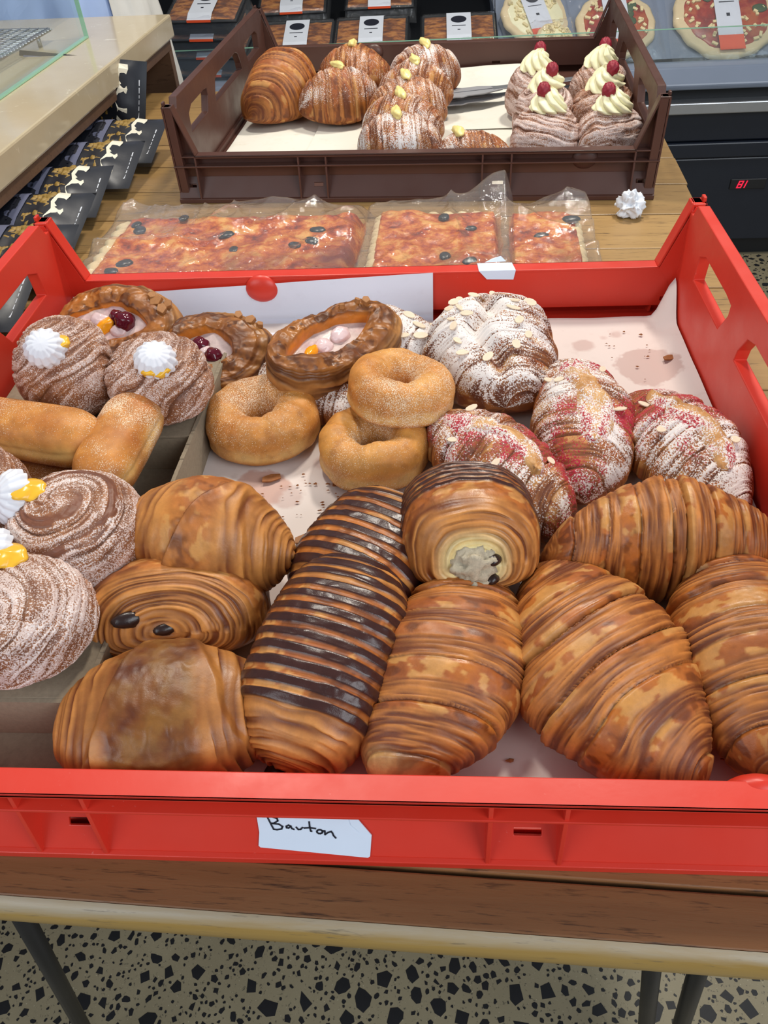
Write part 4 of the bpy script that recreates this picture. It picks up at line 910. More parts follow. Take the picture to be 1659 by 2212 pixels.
def pizza_mat():
    m, nt, out = new_mat('pizza_topping'); v = obcoord(nt); n = noise(nt, v, 20, 4, 0.6)
    c = ramp(nt, n, [(0.35, s4(120, 30, 20)), (0.5, s4(160, 46, 28)), (0.62, s4(178, 90, 50))]); finish(nt, out, c, 0.35, n, 0.3, 0.003); return m
M_SAUCE = pizza_mat()
M_CRUST = plain('pale_dough', srgb(222, 200, 156), 0.7, 0.08, 40, 0.15)
M_CHEESE = plain('cheese_shred', srgb(232, 214, 160), 0.5, 0.06, 60, 0.1); M_LEAF = plain('basil_leaf', srgb(62, 84, 48), 0.5, 0.2, 60, 0.1)
def pizza(label, loc, rot, R, seed, lab=True, pale=False):
    t = thing('packed_pizza', label, 'pizza', loc, rot, 'film-wrapped pizzas in the display fridge'); r = random.Random(seed)
    def disc(Rd, z0, z1, n=48, wob=0.02):
        rr = [Rd*(1+wob*sin(i*1.7+seed)+wob*sin(i*.6)) for i in range(n)]; mb = MB()
        v = [(q*cos(2*pi*i/n), q*sin(2*pi*i/n), z0) for i, q in enumerate(rr)] + [(q*cos(2*pi*i/n), q*sin(2*pi*i/n), z1*0.7) for i, q in enumerate(rr)] + [(.94*q*cos(2*pi*i/n), .94*q*sin(2*pi*i/n), z1) for i, q in enumerate(rr)]
        mb.add(v, [(i, (i+1) % n, n+(i+1) % n, n+i) for i in range(n)]+[(n+i, n+(i+1) % n, 2*n+(i+1) % n, 2*n+i) for i in range(n)]+[tuple(range(2*n, 3*n))], True); return mb
    disc(R, 0, 0.014).obj('crust', M_CRUST, t); disc(R*0.84, 0.010, 0.0165).obj('sauce', M_CREAM if pale else M_SAUCE, t)
    for _ in range(0 if pale else 5):
        a, q = r.random()*6.28, R*0.7*sqrt(r.random()); o = link('basil_leaf', blob(0.019, seed, .1, (1.2, .8, .18), 8), M_LEAF, t, (q*cos(a), q*sin(a), 0.018), (0, 0, a))
    mb = MB()
    for _ in range(60):
        a, q = r.random()*6.28, R*0.8*sqrt(r.random()); x, y = q*cos(a), q*sin(a); b = r.random()*3; l = r.uniform(.008, .018)
        c, s = cos(b), sin(b); v = [(x+c*i*l-s*j*.004, y+s*i*l+c*j*.004, k) for k in (0.016, 0.021) for i, j in ((-.5, -1), (.5, -1), (.5, 1), (-.5, 1))]
        mb.add(v, [(4, 5, 6, 7), (0, 1, 5, 4), (1, 2, 6, 5), (2, 3, 7, 6), (3, 0, 4, 7)])
    stuff(mb.obj('grated_cheese', M_CHEESE, t))
    if lab:
        MB().box(-0.036, 0.036, -R*0.55, R*0.78, 0.0225, 0.0232).obj('paper_label', M_WHITE, t); MB().box(-0.0362, 0.0362, -R*0.88, -R*0.55, 0.0225, 0.0234).obj('orange_stripe', M_ORANGE, t)
        MB().add([(0.022*cos(2*pi*i/24), R*.48+0.017*sin(2*pi*i/24), 0.0238) for i in range(24)], [tuple(range(24))]).obj('oval_emblem', M_INK, t)
        MB().box(-0.005, 0.005, -R*.12, -R*.05, 0.0233, 0.0237).box(-0.022, 0.022, R*.2, R*.22, 0.0233, 0.0237).obj('small_print', M_INK, t)
    u, w = np.meshgrid(np.linspace(-1, 1, 30), np.linspace(-1, 1, 30)); z = 0.027+0.008*np.abs(fbm(np.stack([u, w, 0*u], -1), 3, 3, seed))-0.022*sm(.8, 1, np.maximum(np.abs(u), np.abs(w)))
    link('wrapping_film', grid('film', np.stack([u*R*1.15, w*R*1.15, z], -1), wrap=False), M_TRAYFILM, t)
    return t
pz = radians(34)
pizza('large film-wrapped pizza with basil, cheese and orange-striped label at the upper right', (1.292, 2.512, -0.117), (pz, 0, 0.05), 0.150, 3)
pizza('film-wrapped pizza half hidden behind the right rail of the brown crate', (0.972, 2.50, -0.126), (pz, 0, 0.1), 0.116, 8)
pizza('film-wrapped pizza with red topping in the back row behind the crate corner', (1.08, 2.80, -0.010), (pz, 0, 0.0), 0.12, 13)
pizza('pale film-wrapped pizza base with dark round emblem beside the ready meals', (0.735, 2.535, -0.102), (pz, 0, 0.35), 0.104, 21, True, True)
pizza('small pale film-wrapped pizza base low in front of the emblem one', (0.785, 2.425, -0.142), (pz, 0, 0.2), 0.056, 27, False, True)
pizza('film-wrapped pizza in the back row at the far upper right', (1.42, 2.80, -0.010), (pz, 0, -0.1), 0.13, 31)
# ------------------------------------------------------------------ wrapped pizza slabs between the crates
def slab_mat():
    m, nt, out = new_mat('baked_slab_topping'); v = obcoord(nt); n = noise(nt, v, 34, 5, 0.7); n2 = noise(nt, v, 9, 3)
    c = ramp(nt, n, [(0.34, s4(118, 44, 22)), (0.43, s4(178, 74, 28)), (0.52, s4(212, 118, 46)), (0.62, s4(232, 170, 92))])
    c = mixn(nt, mathn(nt, 'MULTIPLY', mathn(nt, 'SUBTRACT', n2, .56), 6, clamp=True), c, s4(120, 46, 32))
    finish(nt, out, c, 0.35, n, 0.5, 0.004); return m
M_SLAB = slab_mat()
def slab(label, loc, yaw, L, Wd, seed, raise_pt=None, crusts='lrf'):
    t = thing('wrapped_pizza_slab', label, 'pizza', loc, (0, 0, yaw), 'plastic-wrapped pizza slabs'); r = random.Random(seed)
    u, w = np.meshgrid(np.linspace(-1, 1, 90), np.linspace(-1, 1, 60)); e = np.maximum(np.abs(u)**1.0, np.abs(w))
    d = np.stack([u*L/2, w*Wd/2, 0*u], -1); n1 = fbm(d, 40, 3, seed); n2 = fbm(d, 14, 3, seed+4)
    edge = sm(1.0, 0.90, e+0.03*n2); H = 0.026
    z = H*edge**0.5 + 0.004*n1*edge + 0.003*n2
    P = np.stack([d[..., 0]*(1+.05*n2), d[..., 1]*(1+.07*n2), np.maximum(z, 0.0)], -1)
    link('topping', grid('topping', P, wrap=False), M_SLAB, t)
    mb = MB()
    for s, c in (((-1, 0), 'l'), ((1, 0), 'r'), ((0, -1), 'f'), ((0, 1), 'b')):
        if c not in crusts: continue
        pts = []; rr = []
        for i in range(24):
            k = -1+2*i/23; q = 0.0105*(1+.25*sin(i*2.1+seed)); rr.append(q*(.5 if i in (0, 23) else 1))
            pts.append((s[0]*(L/2-.006) if s[0] else k*(L/2-.006), s[1]*(Wd/2-.006) if s[1] else k*(Wd/2-.006), 0.0125))
        mb.tube(pts, rr, 10)
    mb.obj('pale_crust', M_CRUST, t)
    for k in range(int(9*L/0.3)):
        o = link('olive_slice', blob(r.uniform(.006, .011), seed+k % 3, .12, (1.2, .9, .4), 8), M_OLIVE, t, (r.uniform(-.44, .44)*L, r.uniform(-.42, .42)*Wd, H+.0005), (0, 0, r.random()*3))
    # loose clear bag around the slab
    nx, ny = 130, 90; u, w = np.meshgrid(np.linspace(-1, 1, nx), np.linspace(-1, 1, ny)); q = np.stack([u, w, 0*u], -1); x = u*(L/2+.022)+.008*w*fbm(q, 1.7, 2, seed); y = w*(Wd/2+.020)+.012*fbm(q, 2.1, 2, seed+3)
    d = np.stack([x, y, 0*x], -1)
    rid = 1-np.abs(fbm(d, 9, 2, seed+9)); rid2 = 1-np.abs(fbm(d*np.array([1, .5, 1]), 26, 2, seed+12))
    ed = sm(1.0, .84, np.maximum(np.abs(u), np.abs(w)))
    z = 0.004+ed**0.6*(H+0.004) + ed*(0.012*rid**6 + 0.004*rid2**5) + 0.0012*fbm(d, 40, 2, seed)
    if raise_pt:
        rx, ry, rz, rw = raise_pt; g = np.exp(-(((x-rx)/rw)**2+((y-ry)/(rw*1.2))**2)); z = z + rz*g
        y = y + 0.3*rz*g
    link('clear_bag', grid('clear_bag', np.stack([x, y, np.maximum(z, 0.0015)], -1), wrap=False), M_FILM, t)
slab('largest plastic-wrapped pizza slab with pale crust, at the left behind the red crate', (0.158, 0.775, 0.001), radians(-2), 0.345, 0.19, 3, (0.03, 0.08, 0.012, 0.06), 'lf')
slab('middle plastic-wrapped pizza slab whose bag corner stands up', (0.432, 0.770, 0.001), radians(-2), 0.165, 0.185, 11, (0.085, 0.100, 0.036, 0.045), 'lb')
slab('smallest plastic-wrapped pizza slab with dark olives, at the right', (0.572, 0.765, 0.001), radians(-3), 0.088, 0.160, 23, (0.035, 0.075, 0.020, 0.03), 'r')

def tissue():
    ph = np.linspace(0, pi, 46); th = np.linspace(0, 2*pi, 80, endpoint=False); A, B = np.meshgrid(ph, th, indexing='ij')
    d = np.stack([np.sin(A)*np.cos(B), np.sin(A)*np.sin(B), -np.cos(A)], -1)
    k = 0.80+0.55*(1-np.abs(fbm(d, 1.5, 2, 4)))**2-0.30*np.abs(fbm(d, 2.6, 2, 9))
    P = d*k[..., None]*np.array([0.017, 0.015, 0.018]); P[..., 2] = np.maximum(P[..., 2], -.0125)+.0125
    tag(link('crumpled_tissue', grid('tissue', P), M_TISSUE, None, (0.700, 0.885, 0.001)), 'crumpled white tissue on the table at the right corner of the brown crate', 'tissue')
tissue()

# ------------------------------------------------------------------ pastries in the red crate
FZ = 0.0138
G1 = 'plain croissants in the red crate'
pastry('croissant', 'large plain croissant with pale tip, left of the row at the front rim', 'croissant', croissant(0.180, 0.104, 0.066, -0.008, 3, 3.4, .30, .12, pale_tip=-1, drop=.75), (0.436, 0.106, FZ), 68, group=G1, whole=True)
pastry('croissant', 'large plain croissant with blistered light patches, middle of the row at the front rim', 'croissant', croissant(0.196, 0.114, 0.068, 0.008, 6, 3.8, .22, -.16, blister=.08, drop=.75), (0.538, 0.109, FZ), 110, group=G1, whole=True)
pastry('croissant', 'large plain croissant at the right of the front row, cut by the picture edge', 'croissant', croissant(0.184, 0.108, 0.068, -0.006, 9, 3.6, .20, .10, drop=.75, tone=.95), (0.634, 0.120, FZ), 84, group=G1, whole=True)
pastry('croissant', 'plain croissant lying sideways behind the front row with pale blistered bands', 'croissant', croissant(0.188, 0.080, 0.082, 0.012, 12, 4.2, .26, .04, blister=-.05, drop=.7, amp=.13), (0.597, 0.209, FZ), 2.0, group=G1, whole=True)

def choc_pain(label, pcm, loc, yaw, tilt, filling=None):
    t = pastry('chocolate_striped_pastry', label, 'pastry', pcm, loc, yaw, tilt, 'chocolate-striped pastries')
    return t
t = choc_pain('long chocolate-striped pastry at the front with filling spilling from its near end', pain(0.146, 0.094, 0.068, 4, 2.8, 12, (0.20, 1.0), endlines=7, skin=(MD, LT)), (0.360, 0.109, FZ+.008), 74, (0, -12))
o = link('nut_filling', blob(.010, 3, .5, (1.2, 1.3, .8), 18, 2.4), M_FRANGIPANE, t, (-.078, -.012, .016)); link('chocolate_baton', blob(.008, 5, .2, (1.2, .9, .8), 12), M_CHOC, t, (-.081, -.024, .016)); link('chocolate_baton', blob(.008, 7, .4, (1.2, .9, .8), 12), M_CHOC, t, (-.076, .010, .016))
choc_pain('chocolate-striped pastry lying behind the long striped one', pain(0.120, 0.100, 0.062, 8, 3.2, 10, (0.05, 1.0), endlines=7), (0.380, 0.201, FZ), 64, (0, 0))
t = choc_pain('chocolate-striped pastry on top of the pile showing its pale nut-filled end', pain(0.100, 0.098, 0.078, 15, 3.0, 9, (0.0, 0.66), endlines=6, end_pale=(0.62, 1)), (0.454, 0.196, FZ+.018), -88, (0, -22))
link('nut_filling', blob(.0135, 3, .45, (.6, 1.1, 1.0), 20, 2.6), M_FRANGIPANE, t, (.049, .000, .028)); link('nut_filling', blob(.008, 8, .5, (.8, 1.2, .9), 16, 2.6), M_FRANGIPANE, t, (.051, .001, .015))
for y, z in ((.013, .034), (.012, .020)): link('chocolate_baton', blob(.0052, 5, .1, (1.6, 1.1, .9), 12), M_CHOC, t, (.047, y, z))

G2 = 'pains au chocolat in the red crate'
pastry('pain_au_chocolat', 'golden folded pain au chocolat with a peaked top, beside the cardboard tray', 'pastry', pain(0.128, 0.094, 0.080, 21, 1.75, folds=((.05, .35, .007), (.55, -.15, -.004)), sq=1.05, endlines=7, skin=(mixc(MD, LT, .4), mixc(LT, PL, .3)), zskew=-.004), (0.264, 0.203, FZ+.022), -10, (14, 3), G2, whole=True)
t = pastry('pain_au_chocolat', 'pain au chocolat with its wound end and two dark batons facing up', 'pastry', pain(0.078, 0.128, 0.070, 27, 3.2, endlines=9, sq=.95, skin=(mixc(MD, LT, .3), mixc(LT, PL, .2))), (0.247, 0.136, FZ+.004), -86, (0, -30), G2)
for y, z, k in ((-.022, .038, 1.2), (.002, .030, .9)): link('chocolate_baton', blob(.0062*k, 5, .12, (.7, 1.5, .8), 12), M_CHOC, t, (.0375, y, z), (0, 0, .4))
pastry('pain_au_chocolat', 'dark-topped pain au chocolat at the front left corner of the crate', 'pastry', pain(0.138, 0.096, 0.062, 33, 2.1, endlines=7, spotty=.85, folds=((-.42, .22, .006), (.58, -.22, -.005)), tone=.86), (0.258, 0.068, FZ), 9, (8, 0), G2, whole=True)

G3 = 'sugared ring doughnuts'
pastry('ring_doughnut', 'sugared ring doughnut lying alone beside the cardboard tray', 'doughnut', donut(0.0335, 0.0215, 0.044, 3, tint=.95), (0.268, 0.384, FZ), 20, group=G3, mat=M_SUGAR, whole=True)
pastry('ring_doughnut', 'lower sugared ring doughnut of the stacked pair', 'doughnut', donut(0.0325, 0.0195, 0.042, 7), (0.375, 0.344, FZ), 60, group=G3, mat=M_SUGAR, whole=True)
pastry('ring_doughnut', 'upper sugared ring doughnut leaning on the one below it', 'doughnut', donut(0.0310, 0.0190, 0.040, 11, tint=1.08), (0.396, 0.384, FZ+.034), 130, (9, 0), G3, M_SUGAR, whole=True)
G4 = 'sugared finger doughnuts'
pastry('finger_doughnut', 'sugared finger doughnut lying on top of another at the left edge', 'doughnut', finger(0.170, 0.052, 0.046, 3), (0.078, 0.306, 0.064), -13, (0, 0), G4, M_SUGAR, whole=True)
pastry('finger_doughnut', 'darker sugared finger doughnut underneath at the left edge', 'doughnut', finger(0.155, 0.050, 0.044, 7, tint=.85), (0.076, 0.283, 0.0165), -8, (0, 0), G4, M_SUGAR, whole=True)
pastry('finger_doughnut', 'sugared finger doughnut pointing towards the front across the cardboard gap', 'doughnut', finger(0.118, 0.050, 0.046, 12, dust=.4), (0.171, 0.296, 0.0555), -95, (0, 0), G4, M_SUGAR, whole=True)

def sugar_bun(label, pcm, loc, yaw, tilt, kiss, curd, kr=0.021, kh=0.017):
    """kiss = (x, y, tilt about x, tilt about y) in the bun's frame"""
    t = pastry('sugar_bun', label, 'bun', pcm, loc, yaw, tilt, 'sugar-coated swirl buns', M_SUGARED_LAYERS)
    if curd:
        z = top_z(pcm[0], curd[0], curd[1]); link('lemon_curd', blob(curd[2], 4, .25, (1.25, 1.0, .55), 18), M_CURD, t, (curd[0], curd[1], z+.001))
    if kiss:
        z = top_z(pcm[0], kiss[0], kiss[1]); link('meringue_kiss', meringue(kr, kh, 3, 14, .35), M_MERINGUE, t, (kiss[0], kiss[1], z-.001), (radians(kiss[2]), radians(kiss[3]), 0.4))
    return t
sugar_bun('sugar-coated swirl bun with meringue in the back left corner of the crate', swirl(.046, .082, (-.35, .35, 1), 5.0, 3, .5, lob=.05), (0.099, 0.385, PZ+.0005), 0, (0, 0), (.006, -.030, 38, -4), (.014, -.026, .010), .0178, .015)
sugar_bun('sugar-coated swirl bun with ridged meringue on the cardboard edge', swirl(.0455, .064, (-.6, .35, .9), 4.2, 9, .5, amp=.08), (0.184, 0.378, PZ+.0005), 0, (0, 0), (.010, -.020, 26, 4), (.012, -.029, .010), .0185, .015)
sugar_bun('sugar-coated swirl bun with chocolate-brown spiral and meringue tipped to its left', swirl(.0475, .066, (-.10, -.05, 1), 4.4, 15, .55, choc=.9), (0.175, 0.188, PZ+.0005), 0, (0, 0), (-.040, .010, 12, -48), (-.027, .006, .0105))
sugar_bun('sugar-coated swirl bun half out of the picture left of the chocolate-swirled one', swirl(.047, .074, (.2, .2, 1), 5.0, 21, .45), (0.082, 0.213, PZ+.0005), 40, (0, 0), None, None)
sugar_bun('sugar-coated swirl bun with meringue on curd at the front of the cardboard tray', swirl(.0475, .058, (-.30, -.35, 1), 6.5, 27, .62, amp=.035, fine=4), (0.159, 0.114, PZ+.0005), 0, (0, 0), (-.022, .030, 0, -26), (-.006, .024, .0105))

def fruit_danish(label, pcm, loc, yaw, tilt, fruit, nuts):
    t = pastry('fruit_danish', label, 'pastry', pcm, loc, yaw, tilt, 'fruit danishes')
    mats = {'peach': ('peach_slice', M_PEACH, (1.5, .8, .7)), 'berry': ('cooked_berry', M_DARKBERRY, (1, 1, .9)), 'cream': ('custard_lump', M_DANISH_CREAM, (1.2, 1, .6))}
    for k, x, y, z, r, a in fruit: nm, m, sc = mats[k]; link(nm, blob(r, int(x*900)+7, .22, sc, 14), m, t, (x, y, z), (0.2, 0, a))
    for x, y, r, a in nuts:
        z = top_z(pcm[0], x, y); mb = MB(); k = 0.7
        mb.prism([(-r, -r*k), (r*.3, -r*.9), (r, r*.1), (r*.4, r*.8), (-r*.8, r*.5)], [], 'z', -.002, .003); mb.obj('nut_piece', M_NUT, t, (x, y, z+.0008), (a*.15, a*.1, a), .0006)
    return t
fruit_danish('fruit danish with peach, berry and nut pieces in the back left corner', danish(.128, .090, .040, .080, .040, (-.008, -.006), 3, basin=.86), (0.101, 0.535, FZ+.022), -8, (30, 0),
             [('peach', -.012, -.010, 0.0352, .009, 1.0), ('peach', -.030, -.010, 0.0342, .007, .2), ('berry', .010, -.004, 0.0352, .011, 0), ('berry', -.002, .002, 0.0342, .008, 0), ('cream', -.020, -.004, 0.0342, .009, 0), ('cream', .004, -.014, 0.0342, .007, 0)],
             [(.040, .022, .007, .3), (.048, .012, .006, 1.4), (.034, .026, .005, 2.2), (.050, .022, .005, .8)])
fruit_danish('fruit danish with dark cherries in the middle of the back row', danish(.112, .096, .048, .064, .048, (-.014, -.010), 9, basin=.84, tone=.85), (0.219, 0.488, FZ+.006), -16, (18, 0),
             [('berry', -.020, -.006, 0.0415, .009, 0), ('berry', -.002, -.016, 0.0415, .009, 0), ('peach', -.032, -.018, 0.0405, .009, .9), ('peach', -.018, -.024, 0.0405, .008, -.2), ('cream', -.012, -.014, 0.0405, .009, 0)],
             [(.018, .036, .006, .3), (.004, .038, .005, 1.4), (.028, .034, .004, 2.2)])
fruit_danish('fruit danish standing on edge with peach and glossy layered side', danish(.146, .080, .046, .100, .036, (-.008, .006), 15, basin=.76, tone=.9, point=.12), (0.334, 0.462, FZ+.022), 45, (12, 0),
             [('peach', -.034, .004, .036, .008, .5), ('cream', -.016, .006, .035, .008, 0), ('cream', .006, .008, .036, .009, 0)],
             [(.046, .018, .005, .3), (.038, .022, .003, 1.4), (.022, .026, .003, 2.2)])

def flakes(t, P, pts, r0=.008):
    r = random.Random(len(pts))
    for x, y in pts:
        z = top_z(P, x, y); k = r.uniform(.7, 1.05)*r0*.85; mb = MB()
        o = [(k*cos(a)*(1.25 if cos(a) > 0 else 1.0), k*.68*sin(a)) for a in [2*pi*i/10 for i in range(10)]]
        mb.prism(o, [], 'z', 0, .0009); mb.obj('almond_flake', M_ALMOND, t, (x, y, z+.0006), (r.uniform(-.25, .25)-y*6, r.uniform(-.2, .2)+0*x, r.random()*6.3))
G5 = 'sugar-dusted almond croissants'
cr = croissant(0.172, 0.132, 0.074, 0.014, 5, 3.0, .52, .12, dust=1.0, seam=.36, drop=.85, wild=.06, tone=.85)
t = pastry('almond_croissant', 'big almond croissant thick with icing sugar in front of the back wall', 'croissant', cr, (0.488, 0.478, FZ), 88, (0, 0), G5)
flakes(t, cr[0], [(.06, .02), (.05, .035), (.035, .04), (.02, .045), (.01, .035), (-.005, .042), (-.02, .04), (-.035, .036), (-.05, .03), (.028, -.02), (.012, -.018), (-.012, -.022), (-.03, -.03), (-.045, -.018), (.066, .0), (-.058, .008), (.04, -.035), (.0, .028)])
cr = croissant(0.140, 0.085, 0.058, 0.010, 8, 3.2, .5, .1, dust=.9, drop=.85, wild=.05, nt=150, na=110, tone=.8)
t = pastry('almond_croissant', 'dusted almond croissant partly hidden behind the upper doughnut', 'croissant', cr, (0.372, 0.508, FZ), -18, (0, 0), G5)
flakes(t, cr[0], [(.03, .01), (.045, .0), (.05, -.015), (.035, -.02), (.055, .012)])
cr = croissant(0.150, 0.082, 0.042, 0.0, 11, 3.2, .5, .1, dust=.85, drop=.85, wild=.05, nt=150, na=110, tone=.8)
t = pastry('almond_croissant', 'dusted almond croissant buried under the standing danish', 'croissant', cr, (0.312, 0.440, FZ), -32, (0, 0), G5)
flakes(t, cr[0], [(.055, -.012), (.045, .01), (.06, .0), (-.055, .0)])
pastry('almond_croissant', 'dusted almond croissant peeking out in the back left corner', 'croissant', croissant(0.10, 0.06, 0.050, 0, 14, 3, .5, dust=1, drop=.85, nt=100, na=80), (0.072, 0.553, FZ), 20, (0, 0), G5, whole=True)

G6 = 'raspberry-dusted croissants'
def rasp(label, L, Wd, H, seed, loc, yaw, strip, fl):
    cr = croissant(L, Wd, H, 0.008, seed, 3.8, .36, .12, dust=.90, rasp=1.0, drop=.8, wild=.05, tone=.95, stri=.018)
    t = pastry('raspberry_croissant', label, 'croissant', cr, loc, yaw, (0, 0), G6)
    # a ragged strip of baked almond cream along the back, dusted like the rest
    n, m = 70, 26; u, w = np.meshgrid(np.linspace(0, 1, n), np.linspace(-1, 1, m)); x = (strip[0]+u*(strip[1]-strip[0]))
    q = np.stack([x, w*.02, 0*x], -1); wd = strip[2]*(1+.35*fbm(np.stack([x, 0*x, 0*x], -1), 40, 3, seed))*np.sqrt(np.clip(1-(2*u-1)**4, 0, 1))
    y = w*wd + strip[3]*np.sin(u*5+seed)
    P = cr[0]; zz = np.empty_like(x); flat = P.reshape(-1, 3); flat = flat[flat[:, 2] > H*.35]
    for i in range(m):
        d2 = (flat[None, :, 0]-x[i, :, None])**2+(flat[None, :, 1]-y[i, :, None])**2; zz[i] = flat[d2.argmin(1), 2]
    z = zz + .0045*(1-np.abs(w)**3)*(1+.5*fbm(q, 90, 3, seed+2)) - .0012
    c = mixc(srgb(176, 118, 62), srgb(214, 164, 104), np.clip(.5+.6*fbm(q, 70, 3, seed), 0, 1)); g = np.clip(.6+.9*fbm(q, 50, 3, seed+5), 0, 1)
    put('almond_cream', (np.stack([x, y, z], -1), c, masks(.85*g+.1, .7*g, .2+0*g)), M_PASTRY, t).data.polygons.foreach_set('use_smooth', [True]*((n)*(m-1)))
    flakes(t, cr[0], fl, .007)
rasp('raspberry-dusted croissant lying diagonally between the doughnuts and the striped pastries', .182, .084, .058, 17, (0.482, 0.308, FZ), -54, (-.06, .05, .012, .010), [(-.03, -.025), (.02, -.02), (-.05, .01), (.04, .02)])
rasp('raspberry-dusted croissant standing lengthwise in the middle, reddest at its far end', .190, .092, .062, 20, (0.559, 0.364, FZ), -92, (-.06, .06, .014, -.006), [(-.035, -.028), (-.025, -.02), (.02, .025), (-.045, .02)])
rasp('raspberry-dusted croissant nearest the right side of the red crate', .176, .088, .058, 23, (0.639, 0.326, FZ), -74, (-.055, .055, .013, .008), [(-.04, -.02), (.0, -.026), (.03, .022)])

# crumbs
def crumbs(spots, zf, label, group):
    for i, (x, y, r) in enumerate(spots):
        pass
r = random.Random(21); mb = MB()
def crumb(x, y, z, k):
    a = r.random()*6.3; q = [(x+k*cos(a+j*1.3+r.random()*.5)*r.uniform(.6, 1.2), y+k*.6*sin(a+j*1.3+r.random()*.5)*r.uniform(.6, 1.2)) for j in range(5)]
    mb.add([(p[0], p[1], z) for p in q] + [(x, y, z+k*.5)], [(0, 1, 5), (1, 2, 5), (2, 3, 5), (3, 4, 5), (4, 0, 5)])
for (x0, x1, y0, y1, n) in ((.60, .69, .42, .58, 26), (.30, .43, .27, .33, 46), (.25, .34, .235, .33, 24), (.35, .42, .315, .325, 16), (.42, .69, .03, .25, 24)):
    for _ in range(n): crumb(r.uniform(x0, x1), r.uniform(y0, y1), 0.0145, r.choice((.0009, .0012, .0016, .0022, .003)))
tag(stuff(mb.obj('pastry_crumbs', M_CRUMB, bevel=0)), 'brown pastry crumbs scattered on the paper in the red crate', 'crumbs')
for x, y, k, lb in ((.6715, .505, .008, 'largest brown pastry flake on the bare paper at the right'), (.322, .247, .009, 'almond flake on the paper behind the folded pain au chocolat'), (.283, .322, .009, 'dark flake on the paper below the lone doughnut'), (.345, .315, .007, 'dark flake at the foot of the lower stacked doughnut')):
    m2 = MB().prism([(-k, -.3*k), (-.2*k, -.5*k), (.9*k, -.3*k), (k, .3*k), (.1*k, .5*k), (-.8*k, .3*k)], [], 'z', 0, .0012)
    tag(m2.obj('pastry_flake', M_CRUMB if 'almond' not in lb else M_NUT, None, (x, y, .0150), (.08, .1, .4)), lb, 'crumb')

# ------------------------------------------------------------------ pastries in the brown crate
BZ = 0.0150
def dusted(label, L, Wd, H, seed, loc, yaw, tilt=(0, 0), dust=.62, dol=True, nb=3.6, bend=-.012, dx=0.0, res=(150, 100), dolr=.012):
    cr = croissant(L, Wd, H, bend, seed, nb, .34, .16, dust=dust, drop=.8, nt=res[0], na=res[1], stri=.010, amp=.11)
    t = pastry('custard_croissant' if dol else 'croissant', label, 'croissant', cr, loc, yaw, tilt, 'custard croissants in the brown crate' if dol else None)
    if dol: link('custard_dollop', blob(dolr*.85, seed, .3, (.75, 1.6, .6), 14), M_CUSTARD, t, (dx, 0.0, top_z(cr[0], dx, 0)+.001), (0, 0, .3))
    return t
dusted('plain glossy croissant alone at the left of the brown crate', .190, .112, .105, 31, (0.160, 1.330, BZ), 62, (0, -6), 0, False, 4.6, -.02, res=(200, 130))
dusted('custard croissant in the front of the pair beside the plain glossy one', .152, .100, .086, 34, (0.266, 1.285, BZ), 24)
dusted('custard croissant behind its twin, near the back wall of the brown crate', .152, .100, .090, 37, (0.284, 1.385, BZ+.006), -18, dust=.45)
for k, (x, y, lb, du) in enumerate(((0.377, 1.048, 'first custard croissant of the long row, nearest the front rim', .72), (0.380, 1.122, 'second custard croissant of the long row from the front rim', .66),
                                 (0.386, 1.198, 'third custard croissant of the long row, browner than its neighbours', .55), (0.398, 1.282, 'fourth custard croissant of the long row from the front rim', .68), (0.414, 1.372, 'last custard croissant of the long row, at the back wall', .74))):
    dusted(lb, .136, .094, .086, 41+k*3, (x, y, BZ+.003*k), -8+3*k, (8, 0), du, True, 3.4, -.014)
dusted('single small custard croissant in front of the tongs', .122, .066, .056, 61, (0.487, 1.030, BZ), -4, (0, 0), .62, True, 3.2, -.010, -.02, dolr=.013)
def cream_bun(label, R, H, seed, loc, pole, dust, croissant_like=False):
    pcm = swirl(R, H, pole, 4.5, seed, dust, 130, 190, .06, lob=.04, tone=1.05, squ=.9)
    t = pastry('cream_bun', label, 'bun', pcm, loc, seed*40, (0, 0), 'cream buns with raspberries', M_SUGARED_LAYERS)
    z = H*.97; link('whipped_cream', rosette(.030, .034, seed), M_CREAM, t, (0, 0, z-.005), (0.15, .1, 0)); link('raspberry', raspberry(.0098, seed), M_BERRY, t, (.004, .008, z+.026))
cream_bun('cream bun at the front of the left column, broad swirl facing out', .054, .078, 3, (0.599, 1.056, BZ), (.2, -.6, 1), .62)
cream_bun('cream bun in the middle of the left column', .051, .078, 6, (0.608, 1.162, BZ), (.2, -.2, 1), .6)
cream_bun('cream bun at the back of the left column beside the tongs', .050, .080, 9, (0.602, 1.262, BZ), (.2, -.2, 1), .6)
cream_bun('cream bun at the front of the right column in the crate corner', .048, .078, 12, (0.690, 1.042, BZ), (.7, -.5, .8), .62)
cream_bun('cream bun in the middle of the right column', .050, .080, 15, (0.698, 1.150, BZ), (-.5, -.6, .8), .45)
cream_bun('cream bun at the back of the right column by the crate post', .050, .082, 18, (0.708, 1.262, BZ), (.5, -.3, .8), .5)

